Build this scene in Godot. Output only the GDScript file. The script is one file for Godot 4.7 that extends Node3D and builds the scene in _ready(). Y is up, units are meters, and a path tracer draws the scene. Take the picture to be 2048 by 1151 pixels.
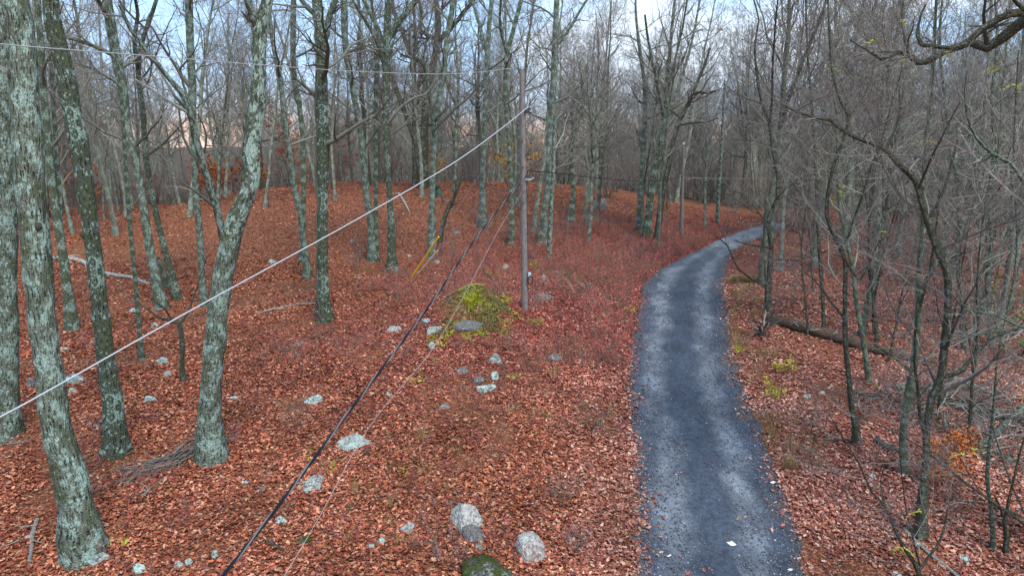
extends Node3D

# ---------------------------------------------------------------- ground shape
const ROAD_L := [Vector2(0, 1.98), Vector2(8.933, 1.98), Vector2(10.639, 2.298), Vector2(12.798, 2.695), Vector2(14.739, 2.936), Vector2(15.939, 3.024), Vector2(18.67, 3.448), Vector2(21.091, 3.988), Vector2(25.577, 5.027), Vector2(29.608, 5.931), Vector2(32.778, 7.272), Vector2(35.347, 8.874), Vector2(38.406, 10.757), Vector2(42.12, 13.012), Vector2(44.996, 14.874), Vector2(47.523, 16.916), Vector2(49.783, 18.692), Vector2(51.638, 19.981)]
const ROAD_R := [Vector2(0, 4.749), Vector2(8.933, 4.749), Vector2(10.639, 5.072), Vector2(12.798, 5.638), Vector2(14.739, 5.861), Vector2(15.939, 6.098), Vector2(18.67, 6.533), Vector2(21.091, 6.986), Vector2(25.577, 8.269), Vector2(29.608, 9.409), Vector2(32.778, 10.417), Vector2(35.347, 11.357), Vector2(38.406, 12.645), Vector2(41.119, 14.302), Vector2(44.295, 16.554), Vector2(47.257, 18.608), Vector2(49.783, 20.238), Vector2(51.638, 21.354)]
const MOUND := Vector2(-1.381, 22.928)
var used := {}
var rng := RandomNumberGenerator.new()
var M := {}
var bumps := FastNoiseLite.new()
var patch := FastNoiseLite.new()


func edge_x(t: Array, d: float) -> float:
	if d <= t[0].x:
		return t[0].y
	for i in t.size() - 1:
		if d <= t[i + 1].x:
			return lerpf(t[i].y, t[i + 1].y, (d - t[i].x) / (t[i + 1].x - t[i].x))
	return t[-1].y + (d - t[-1].x) * 0.45


func rise(d: float) -> float:
	return 1.9 * (1.0 - exp(-maxf(d - 10.0, 0.0) / 15.0)) - 3.0 * smoothstep(62.0, 150.0, d)


func land(x: float, d: float) -> float:
	var xl := edge_x(ROAD_L, d)
	var xr := edge_x(ROAD_R, d)
	var wl := xl - x
	var hill := 2.7 * smoothstep(22, 50, d) * (1.0 - smoothstep(54, 85, d)) * smoothstep(0.4, 22.0, wl) * (1.0 - 0.85 * smoothstep(14, 33, -x)) - smoothstep(60, 100, d)
	var right := -1.1 * smoothstep(2, 14, x - xr)
	var k := smoothstep(0.3, 3.0, maxf(wl, x - xr))
	var b := k * (0.12 * sin(x * 0.7 + 1.3) * sin(d * 0.55) + 0.05 * sin(x * 1.9) * sin(d * 1.6 + x))
	var m := 1.25 * exp(-pow((x - MOUND.x) / 1.6, 2) - pow((d - MOUND.y - 0.5) / 1.7, 2))
	var bank := 0.22 * smoothstep(0.2, 1.6, wl) * (1.0 - smoothstep(40, 52, d))
	var far := 0.0
	if d > 120.0:
		far = 11.0 * smoothstep(140, 420, d) * (0.5 + 0.32 * sin(x * 0.011 + 0.6) + 0.2 * sin(x * 0.031 + d * 0.01)) * (1.0 - 0.85 * exp(-pow((x / d + 0.48) / 0.09, 2)))
	return rise(d) + hill + right + b + m + bank + far


func off_road(x: float, d: float) -> float:
	return maxf(edge_x(ROAD_L, d) - x, x - edge_x(ROAD_R, d))


func spot(x: float, d: float, sink := 0.0) -> Vector3:
	return Vector3(x, land(x, d) - sink, -d)


# ---------------------------------------------------------------- mesh building
class Mb:
	var v := PackedVector3Array()
	var n := PackedVector3Array()
	var u := PackedVector2Array()
	var c := PackedColorArray()
	var i := PackedInt32Array()

	func mesh() -> ArrayMesh:
		var a := []
		a.resize(Mesh.ARRAY_MAX)
		a[Mesh.ARRAY_VERTEX] = v
		a[Mesh.ARRAY_NORMAL] = n
		a[Mesh.ARRAY_TEX_UV] = u
		a[Mesh.ARRAY_COLOR] = c
		a[Mesh.ARRAY_INDEX] = i
		var m := ArrayMesh.new()
		m.add_surface_from_arrays(Mesh.PRIMITIVE_TRIANGLES, a)
		return m

	func vert(p: Vector3, nn: Vector3, uv: Vector2, col: Color) -> int:
		v.append(p)
		n.append(nn)
		u.append(uv)
		c.append(col)
		return v.size() - 1

	func tri(a: int, b: int, d: int) -> void:
		i.append(a)
		i.append(b)
		i.append(d)

	# a tapering tube along a path; k sides. urep > 0 lays the bark once or more round it.
	func tube(path: PackedVector3Array, rad: PackedFloat32Array, k: int, col: Color, urep := 0.0, vs := 1.0, lump := 0.0, flare := 0.0, ph := 0.0, cap := false) -> void:
		var count := path.size()
		var t := (path[1] - path[0]).normalized()
		var ref := t.cross(Vector3(0.31, 0.11, 0.95))
		if ref.length_squared() < 0.01:
			ref = t.cross(Vector3(0.9, 0.3, 0.1))
		ref = ref.normalized()
		var seam := 1 if urep > 0.0 else 0
		var ring := k + seam
		var first := v.size()
		var run := 0.0
		for j in count:
			if j > 0:
				run += path[j].distance_to(path[j - 1])
			if j > 0 and j < count - 1:
				t = (path[j + 1] - path[j - 1]).normalized()
			elif j > 0:
				t = (path[j] - path[j - 1]).normalized()
			ref = (ref - t * ref.dot(t)).normalized()
			var bi := t.cross(ref)
			for q in ring:
				var a := TAU * q / k
				var s := cos(a)
				var w := sin(a)
				var out := ref * s + bi * w
				var r := rad[j]
				if lump > 0.0:
					r *= 1.0 + lump * (sin(2.0 * a + ph + run * 0.7) + 0.7 * sin(3.0 * a - ph * 1.7 + run * 1.9) + 0.5 * sin(5.0 * a + run * 2.3))
				if flare > 0.0:
					r *= 1.0 + flare * (0.35 * exp(-run / 0.7) + exp(-run / 0.28) * (0.5 + 0.5 * sin(5.0 * a + ph + 0.8 * sin(2.0 * a))))
				v.append(path[j] + out * r)
				n.append(out)
				u.append(Vector2(urep * q / k, run * vs + ph))
				c.append(col)
		for j in count - 1:
			var b0 := first + j * ring
			for q in k:
				var q2 := q + 1 if seam else (q + 1) % k
				var e := b0 + q
				var f := b0 + q2
				var g := e + ring
				var h := f + ring
				i.append(e); i.append(g); i.append(h)
				i.append(e); i.append(h); i.append(f)
		if cap:
			for end in 2:
				var base := first if end == 0 else first + (count - 1) * ring
				var nn := (path[0] - path[1]).normalized() if end == 0 else (path[-1] - path[-2]).normalized()
				var mid := vert(path[0] if end == 0 else path[-1], nn, Vector2(0.5, 0.5), col)
				for q in k:
					var q2 := q + 1 if seam else (q + 1) % k
					var a := vert(v[base + q], nn, Vector2(0.3, 0.5), col)
					var b := vert(v[base + q2], nn, Vector2(0.6, 0.5), col)
					if end == 0:
						tri(mid, a, b)
					else:
						tri(mid, b, a)

	func quad(p: Vector3, a: Vector3, b: Vector3, col: Color) -> void:
		var nn := a.cross(b).normalized()
		var s := v.size()
		vert(p - a - b, nn, Vector2(0, 0), col)
		vert(p + a - b, nn, Vector2(1, 0), col)
		vert(p + a + b, nn, Vector2(1, 1), col)
		vert(p - a + b, nn, Vector2(0, 1), col)
		tri(s, s + 2, s + 1)
		tri(s, s + 3, s + 2)


func box(b: Mb, at: Vector3, size: Vector3, col := Color.WHITE, basis := Basis()) -> void:
	for ax in 3:
		for s in [-1.0, 1.0]:
			var nn := Vector3.ZERO
			nn[ax] = s
			var a := Vector3.ZERO
			var c := Vector3.ZERO
			a[(ax + 1) % 3] = 0.5 * size[(ax + 1) % 3]
			c[(ax + 2) % 3] = 0.5 * size[(ax + 2) % 3] * s
			b.quad(at + basis * (nn * size[ax] * 0.5), basis * a, basis * c, col)


func smooth_path(p: PackedVector3Array, r: PackedFloat32Array, step: float) -> Array:
	var op := PackedVector3Array()
	var orr := PackedFloat32Array()
	for j in p.size() - 1:
		var a := p[maxi(j - 1, 0)]
		var d := p[mini(j + 2, p.size() - 1)]
		var cnt := maxi(1, int(ceil(p[j].distance_to(p[j + 1]) / step)))
		for q in cnt:
			var f := float(q) / cnt
			op.append(p[j].cubic_interpolate(p[j + 1], a, d, f))
			orr.append(lerpf(r[j], r[j + 1], f))
	op.append(p[-1])
	orr.append(r[-1])
	return [op, orr]


# ---------------------------------------------------------------- naming and tagging
func numbered(called: String) -> String:
	var k: int = used.get(called, 0)
	used[called] = k + 1
	return called if k == 0 else "%s_%03d" % [called, k]


func thing(called: String, label: String, category: String, at := Vector3.ZERO, group := "") -> Node3D:
	var o := Node3D.new()
	o.name = numbered(called)
	o.position = at
	o.set_meta("label", label)
	o.set_meta("category", category)
	if group:
		o.set_meta("group", group)
	add_child(o, true)
	return o


func part(called: String, mesh: Mesh, mat: Material, under: Node, stuff := false) -> MeshInstance3D:
	var o := MeshInstance3D.new()
	var k := 0
	var nm := called
	while under.has_node(nm):
		k += 1
		nm = "%s_%03d" % [called, k]
	o.name = nm
	o.mesh = mesh
	o.material_override = mat
	if stuff:
		o.set_meta("kind", "stuff")
	under.add_child(o, true)
	return o


func single(called: String, mesh: Mesh, mat: Material, label: String, category: String, at := Vector3.ZERO, group := "") -> MeshInstance3D:
	var o := MeshInstance3D.new()
	o.name = numbered(called)
	o.mesh = mesh
	o.material_override = mat
	o.position = at
	o.set_meta("label", label)
	o.set_meta("category", category)
	if group:
		o.set_meta("group", group)
	add_child(o, true)
	return o


func structure(called: String, mesh: Mesh, mat: Material) -> MeshInstance3D:
	var o := MeshInstance3D.new()
	o.name = called
	o.mesh = mesh
	o.material_override = mat
	o.set_meta("kind", "structure")
	add_child(o, true)
	return o


func scatter(called: String, mesh: Mesh, mat: Material, places: Array, tints: Array, label: String, category: String) -> void:
	var mm := MultiMesh.new()
	mm.transform_format = MultiMesh.TRANSFORM_3D
	mm.use_colors = true
	mm.mesh = mesh
	mm.instance_count = places.size()
	for k in places.size():
		mm.set_instance_transform(k, places[k])
		mm.set_instance_color(k, tints[k])
	var o := MultiMeshInstance3D.new()
	o.name = called
	o.multimesh = mm
	o.material_override = mat
	o.set_meta("kind", "stuff")
	o.set_meta("label", label)
	o.set_meta("category", category)
	add_child(o, true)


# ---------------------------------------------------------------- materials
func lin(r: float, g: float, b: float) -> Color:
	return Color(r, g, b).linear_to_srgb()


func put(buf: PackedByteArray, at: int, c: Color) -> void:
	buf[at] = int(clampf(c.r, 0, 1) * 255.0)
	buf[at + 1] = int(clampf(c.g, 0, 1) * 255.0)
	buf[at + 2] = int(clampf(c.b, 0, 1) * 255.0)


# bark: upright plates between dark furrows, lichen in rounded patches; wraps both ways
func bark(sd: int, deep: Color, plate: Color, lichen: Color, amount: float, spots: float, rough_scale: float, moss: float) -> StandardMaterial3D:
	var w := 256
	var hh := 640
	var n1 := FastNoiseLite.new()
	n1.seed = sd
	n1.noise_type = FastNoiseLite.TYPE_SIMPLEX_SMOOTH
	n1.fractal_type = FastNoiseLite.FRACTAL_RIDGED
	n1.fractal_octaves = 3
	n1.frequency = 1.0
	var n2 := FastNoiseLite.new()
	n2.seed = sd + 7
	n2.noise_type = FastNoiseLite.TYPE_CELLULAR
	n2.cellular_return_type = FastNoiseLite.RETURN_DISTANCE
	n2.cellular_jitter = 1.0
	n2.frequency = 1.0
	var n3 := FastNoiseLite.new()
	n3.seed = sd + 13
	n3.fractal_octaves = 4
	n3.frequency = 1.0
	var col := PackedByteArray()
	var hgt := PackedByteArray()
	col.resize(w * hh * 3)
	hgt.resize(w * hh)
	for y in hh:
		# up the stem the pattern runs there and back, so the image repeats without a seam
		var ty := 1.0 - absf(2.0 * y / hh - 1.0)
		for x in w:
			var a := TAU * x / w
			var cx := cos(a)
			var sx := sin(a)
			var warp := n3.get_noise_3d(cx * 1.3, sx * 1.3, ty * 7.0 + 3.0) * 0.5
			var f := n1.get_noise_3d(cx * 3.1 * rough_scale + warp, sx * 3.1 * rough_scale + warp, ty * 6.0)
			var fine := n3.get_noise_3d(cx * 8.3, sx * 8.3, ty * 50.0)
			var big := n3.get_noise_3d(cx * 0.5 + 9.0, sx * 0.5, ty * 3.0)
			var blot := n3.get_noise_3d(cx * 2.0 + 20.0, sx * 2.0, ty * 15.0)
			var cell := n2.get_noise_3d(cx * 1.9, sx * 1.9, ty * 14.4 + 5.0)
			var plate_k := clampf(f * 0.85 + 0.45 + fine * 0.35, 0, 1)
			var c := deep.lerp(plate, plate_k * plate_k * (3.0 - 2.0 * plate_k))
			c = c * (1.0 + 0.35 * big + 0.3 * fine)
			var crust := smoothstep(0.66 - amount, 0.76 - amount, 0.5 + 0.75 * big + 0.5 * blot + 0.18 * fine + 0.08 * f)
			var round_spot := smoothstep(-0.62 - fine * 0.25, -0.78 - fine * 0.25, cell) * smoothstep(0.28 - spots, 0.5 - spots, 0.5 + 0.85 * n3.get_noise_3d(cx * 0.6 - 4.0, sx * 0.6, ty * 3.0))
			var lk := clampf(maxf(crust * 0.7 * (0.45 + 0.55 * plate_k), round_spot * 0.95), 0, 1)
			c = c.lerp(lichen * (0.86 + 0.3 * fine + 0.12 * f), lk)
			var mk := moss * smoothstep(0.5, 0.75, 0.5 - 0.6 * big + 0.3 * fine) * (1.0 - lk)
			c = c.lerp(Color(0.075, 0.09, 0.03), mk)
			c = c.linear_to_srgb()
			put(col, (y * w + x) * 3, c)
			hgt[y * w + x] = int(clampf(plate_k * 0.8 + 0.12 * lk + 0.1 * fine, 0, 1) * 255.0)
	var m := StandardMaterial3D.new()
	m.albedo_texture = ImageTexture.create_from_image(Image.create_from_data(w, hh, false, Image.FORMAT_RGB8, col))
	m.heightmap_enabled = true
	m.heightmap_texture = ImageTexture.create_from_image(Image.create_from_data(w, hh, false, Image.FORMAT_L8, hgt))
	m.heightmap_scale = 3.0
	m.roughness = 0.95
	m.metallic_specular = 0.2
	return m


func plain(c: Color, rough := 0.9, vertex := false) -> StandardMaterial3D:
	var m := StandardMaterial3D.new()
	m.albedo_color = c
	m.roughness = rough
	m.metallic_specular = 0.25
	m.vertex_color_use_as_albedo = vertex
	return m


func speckle(sd: int, px: int, freq: float, dark: Color, pale: Color, mid: Color, contrast: float) -> ImageTexture:
	var a := FastNoiseLite.new()
	a.seed = sd
	a.fractal_octaves = 5
	a.frequency = freq
	var b := FastNoiseLite.new()
	b.seed = sd + 3
	b.frequency = 0.35
	b.noise_type = FastNoiseLite.TYPE_VALUE
	var ia := a.get_seamless_image(px, px)
	var ib := b.get_seamless_image(px, px)
	ia.convert(Image.FORMAT_L8)
	ib.convert(Image.FORMAT_L8)
	var da := ia.get_data()
	var db := ib.get_data()
	var col := PackedByteArray()
	col.resize(px * px * 3)
	for k in px * px:
		var f := da[k] / 255.0
		var s := db[k] / 255.0
		var c := mid.lerp(dark, clampf((0.5 - f) * contrast, 0, 1)).lerp(pale, clampf((f - 0.5) * contrast, 0, 1))
		c = c * (0.35 + 1.3 * s)
		put(col, k * 3, c.linear_to_srgb())
	return ImageTexture.create_from_image(Image.create_from_data(px, px, false, Image.FORMAT_RGB8, col))


# what the forest floor is made of: matted leaves in rusts and browns over dark mould
func litter_texture() -> Array:
	var px := 768
	var r := RandomNumberGenerator.new()
	r.seed = 4
	var col := PackedByteArray()
	col.resize(px * px * 3)
	var hgt := PackedByteArray()
	hgt.resize(px * px)
	for k in px * px:
		col[k * 3] = 84; col[k * 3 + 1] = 45; col[k * 3 + 2] = 35
		hgt[k] = 20
	var tones := [Color(0.27, 0.075, 0.04), Color(0.36, 0.11, 0.055), Color(0.44, 0.17, 0.09), Color(0.15, 0.05, 0.03), Color(0.50, 0.27, 0.17), Color(0.31, 0.13, 0.06), Color(0.20, 0.09, 0.05)]
	for k in 4600:
		var cx := r.randf() * px
		var cy := r.randf() * px
		var a := r.randf() * TAU
		var ln := r.randf_range(9, 19)
		var wd := ln * r.randf_range(0.35, 0.6)
		var tone: Color = tones[r.randi() % tones.size()] * r.randf_range(0.6, 1.15)
		var ca := cos(a)
		var sa := sin(a)
		var lift := r.randf_range(60, 230)
		var lobes := r.randf_range(0, TAU)
		for dy in range(-int(ln), int(ln) + 1):
			for dx in range(-int(ln), int(ln) + 1):
				var ux := (dx * ca + dy * sa) / ln
				var uy := (-dx * sa + dy * ca) / wd
				var rr := ux * ux + uy * uy
				if rr > 1.0:
					continue
				if rr > 0.55 + 0.4 * sin(9.0 * ux + lobes):
					continue
				var at := (posmod(int(cy) + dy, px) * px + posmod(int(cx) + dx, px))
				var s := 0.85 + 0.3 * uy * 0.5 + (-0.18 if absf(uy) < 0.1 else 0.0)
				put(col, at * 3, (tone * s).linear_to_srgb())
				hgt[at] = int(clampf(lift * (1.0 - 0.4 * rr) , 0, 255))
	return [ImageTexture.create_from_image(Image.create_from_data(px, px, false, Image.FORMAT_RGB8, col)), ImageTexture.create_from_image(Image.create_from_data(px, px, false, Image.FORMAT_L8, hgt))]


func triplanar(tex: Texture2D, scale: float, rough := 0.95, vertex := false) -> StandardMaterial3D:
	var m := StandardMaterial3D.new()
	m.albedo_texture = tex
	m.uv1_triplanar = true
	m.uv1_scale = Vector3.ONE * scale
	m.roughness = rough
	m.metallic_specular = 0.2
	m.vertex_color_use_as_albedo = vertex
	return m


func lichen_stone(sd: int, rock: Color, dark: Color, lichen: Color, cover: float, moss := 0.0) -> StandardMaterial3D:
	var px := 256
	var a := FastNoiseLite.new()
	a.seed = sd
	a.fractal_octaves = 5
	a.frequency = 0.012
	var b := FastNoiseLite.new()
	b.seed = sd + 5
	b.fractal_octaves = 4
	b.frequency = 0.05
	var ia := a.get_seamless_image(px, px)
	var ib := b.get_seamless_image(px, px)
	ia.convert(Image.FORMAT_L8)
	ib.convert(Image.FORMAT_L8)
	var da := ia.get_data()
	var db := ib.get_data()
	var col := PackedByteArray()
	col.resize(px * px * 3)
	for k in px * px:
		var f := da[k] / 255.0
		var s := db[k] / 255.0
		var c := dark.lerp(rock, smoothstep(0.2, 0.65, s))
		c = c.lerp(lichen * (0.75 + 0.5 * s), smoothstep(0.62 - cover, 0.72 - cover, f * 0.7 + s * 0.35))
		if moss > 0.0:
			c = c.lerp(Color(0.045, 0.058, 0.012) * (0.4 + s), smoothstep(0.55 - moss, 0.65 - moss, 1.0 - f + 0.3 * (s - 0.5)))
		put(col, k * 3, c.linear_to_srgb())
	var m := triplanar(ImageTexture.create_from_image(Image.create_from_data(px, px, false, Image.FORMAT_RGB8, col)), 1.1)
	m.heightmap_enabled = true
	m.heightmap_texture = ImageTexture.create_from_image(ib)
	m.heightmap_scale = 4.0
	return m


func make_materials() -> void:
	var li := Color(0.34, 0.49, 0.42)
	M.bark = [
		bark(11, Color(0.016, 0.018, 0.013), Color(0.15, 0.178, 0.142), li, 0.02, 0.18, 1.5, 0.45),
		bark(23, Color(0.014, 0.015, 0.011), Color(0.092, 0.112, 0.085), Color(0.38, 0.55, 0.46), -0.08, 0.40, 1.6, 0.5),
		bark(37, Color(0.018, 0.02, 0.014), Color(0.118, 0.14, 0.112), Color(0.41, 0.57, 0.48), 0.12, 0.40, 1.3, 0.3),
		bark(41, Color(0.035, 0.038, 0.026), Color(0.115, 0.14, 0.105), Color(0.33, 0.48, 0.39), 0.0, 0.28, 0.9, 0.5),
		bark(59, Color(0.014, 0.013, 0.010), Color(0.095, 0.09, 0.07), Color(0.30, 0.38, 0.29), -0.12, 0.12, 1.4, 0.5),
		bark(61, Color(0.05, 0.066, 0.042), Color(0.13, 0.16, 0.115), Color(0.25, 0.32, 0.24), 0.0, 0.0, 0.6, 0.5),
		bark(71, Color(0.14, 0.13, 0.11), Color(0.42, 0.40, 0.36), Color(0.5, 0.52, 0.46), 0.0, 0.0, 0.9, 0.1),
		bark(83, Color(0.022, 0.014, 0.010), Color(0.13, 0.082, 0.06), Color(0.17, 0.12, 0.09), -0.1, -0.2, 1.1, 0.3),
		bark(97, Color(0.06, 0.066, 0.05), Color(0.24, 0.26, 0.205), Color(0.42, 0.52, 0.42), 0.05, 0.3, 1.0, 0.35),
		bark(98, Color(0.045, 0.048, 0.036), Color(0.19, 0.20, 0.155), Color(0.40, 0.50, 0.40), 0.0, 0.3, 1.2, 0.45),
	]
	M.twig = plain(Color.WHITE, 0.9, true)
	M.leaf = plain(Color.WHITE, 0.75, true)
	M.leaf.backlight_enabled = true
	M.leaf.backlight = Color(0.25, 0.25, 0.25)
	M.leaf.cull_mode = BaseMaterial3D.CULL_DISABLED
	var lt := litter_texture()
	M.ground = plain(Color.WHITE, 0.95, true)
	M.ground.albedo_texture = lt[0]
	M.ground.heightmap_enabled = true
	M.ground.heightmap_texture = lt[1]
	M.ground.heightmap_scale = 3.0
	M.road = plain(Color.WHITE, 0.9, true)
	M.road.albedo_texture = speckle(77, 512, 0.02, Color(0.35, 0.35, 0.36), Color(1.0, 1.0, 1.0), Color(0.72, 0.72, 0.73), 1.6)
	M.stone = [
		lichen_stone(101, Color(0.30, 0.32, 0.30), Color(0.10, 0.10, 0.095), Color(0.35, 0.42, 0.375), 0.12),
		lichen_stone(102, Color(0.20, 0.23, 0.22), Color(0.06, 0.065, 0.06), Color(0.36, 0.46, 0.42), 0.10),
		lichen_stone(103, Color(0.17, 0.165, 0.16), Color(0.045, 0.045, 0.04), Color(0.34, 0.37, 0.35), -0.05),
		lichen_stone(104, Color(0.10, 0.10, 0.09), Color(0.03, 0.03, 0.026), Color(0.22, 0.26, 0.2), -0.1, 0.16),
		lichen_stone(105, Color(0.36, 0.345, 0.32), Color(0.12, 0.11, 0.10), Color(0.44, 0.46, 0.42), 0.06),
	]
	M.pole_wood = bark(91, Color(0.06, 0.053, 0.05), Color(0.215, 0.195, 0.185), Color(0.24, 0.215, 0.205), 0.0, -0.5, 2.2, 0.0)
	M.pole_wood.heightmap_scale = 0.6
	M.alu = plain(lin(0.4, 0.43, 0.46), 0.5)
	M.black = plain(lin(0.012, 0.013, 0.017), 0.45)
	M.alu_dark = plain(lin(0.12, 0.125, 0.13), 0.45)
	M.steel = plain(lin(0.30, 0.31, 0.32), 0.5)
	M.dark_steel = plain(lin(0.05, 0.05, 0.055), 0.5)


# ---------------------------------------------------------------- trees
const TWIG_THICK := [Color(0.14, 0.152, 0.122), Color(0.105, 0.112, 0.088), Color(0.19, 0.21, 0.17), Color(0.16, 0.172, 0.135), Color(0.09, 0.088, 0.07), Color(0.135, 0.16, 0.118), Color(0.34, 0.32, 0.28), Color(0.1, 0.07, 0.05), Color(0.22, 0.235, 0.19), Color(0.17, 0.18, 0.14)]
const TWIG_THIN := [Color(0.215, 0.195, 0.175), Color(0.175, 0.158, 0.145), Color(0.26, 0.245, 0.22), Color(0.24, 0.22, 0.195), Color(0.175, 0.15, 0.14), Color(0.24, 0.23, 0.185), Color(0.34, 0.30, 0.27), Color(0.12, 0.08, 0.06), Color(0.27, 0.255, 0.225), Color(0.24, 0.215, 0.19)]
var tips := PackedVector3Array()
var thin := 0.0022


func shaky(k: float) -> Vector3:
	return Vector3(rng.randf_range(-k, k), rng.randf_range(-k, k), rng.randf_range(-k, k))


# a branch that wanders, tapers, and carries smaller branches
func grow(b: Mb, p: Vector3, dir: Vector3, length: float, r: float, lev: int, kind: int, wander: float, up: float, dens: float) -> void:
	var segs: int = [2, 3, 4, 6][lev]
	var pts := PackedVector3Array([p])
	var rad := PackedFloat32Array([r])
	var d := dir
	var seg: float = length / segs
	var dirs := [d]
	for s in segs:
		d = (d + shaky(wander) + Vector3.UP * up).normalized()
		p += d * seg
		pts.append(p)
		rad.append(maxf(r * (1.0 - 0.72 * (s + 1.0) / segs), thin))
		dirs.append(d)
	var f := clampf((r - 0.006) / 0.03, 0, 1)
	var col: Color = TWIG_THIN[kind].lerp(TWIG_THICK[kind], f) * rng.randf_range(0.45, 1.35)
	b.tube(pts, rad, 3 if r < 0.012 else (4 if r < 0.03 else 6), col)
	if lev == 0:
		tips.append(p)
		return
	var cnt := int(round([0, 3, 5, 7][lev] * dens * rng.randf_range(0.75, 1.25)))
	for k in cnt:
		var t := (k + rng.randf_range(0.2, 0.95)) / cnt
		t = 0.15 + 0.85 * t
		var at: float = t * segs
		var j := mini(int(at), segs - 1)
		var q := pts[j].lerp(pts[j + 1], at - j)
		var base: Vector3 = dirs[j + 1]
		var side := base.cross(shaky(1.0)).normalized()
		var cd := base.rotated(side, rng.randf_range(0.5, 1.15))
		grow(b, q, cd, length * rng.randf_range(0.34, 0.6) * (1.15 - 0.5 * t), maxf(r * (1.0 - 0.7 * t) * 0.62, thin * 1.3), lev - 1, kind, wander * 1.1, up, dens)


func crown_on(b: Mb, pts: PackedVector3Array, rad: PackedFloat32Array, low: float, n: int, ln: float, kind: int, wander: float, up: float, dens: float, lev := 3) -> void:
	# pts smooth trunk path (own axes); branches from height low to the top
	var good := []
	for j in pts.size() - 1:
		if pts[j].y > low:
			good.append(j)
	if good.is_empty():
		return
	for k in n:
		var g := (k + rng.randf()) / n
		var j: int = good[mini(int(g * good.size()), good.size() - 1)]
		var dir := (pts[j + 1] - pts[j]).normalized()
		var out := Vector3(1, 0, 0).rotated(Vector3.UP, k * 2.399 + rng.randf_range(-0.6, 0.6))
		var lift := rng.randf_range(0.15, 0.9) + up
		var d := (out + dir * lift).normalized()
		var r := minf(rad[j] * rng.randf_range(0.28, 0.55), 0.09)
		grow(b, pts[j], d, ln * rng.randf_range(0.6, 1.15) * (1.1 - 0.45 * g), maxf(r, 0.010), lev, kind, wander, up * 0.25 + 0.05, dens)


func pts_of(a: Array) -> Array:
	var p := PackedVector3Array()
	var r := PackedFloat32Array()
	for k in range(0, a.size(), 4):
		p.append(Vector3(a[k], a[k + 1], a[k + 2]))
		r.append(a[k + 3])
	return [p, r]


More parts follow.
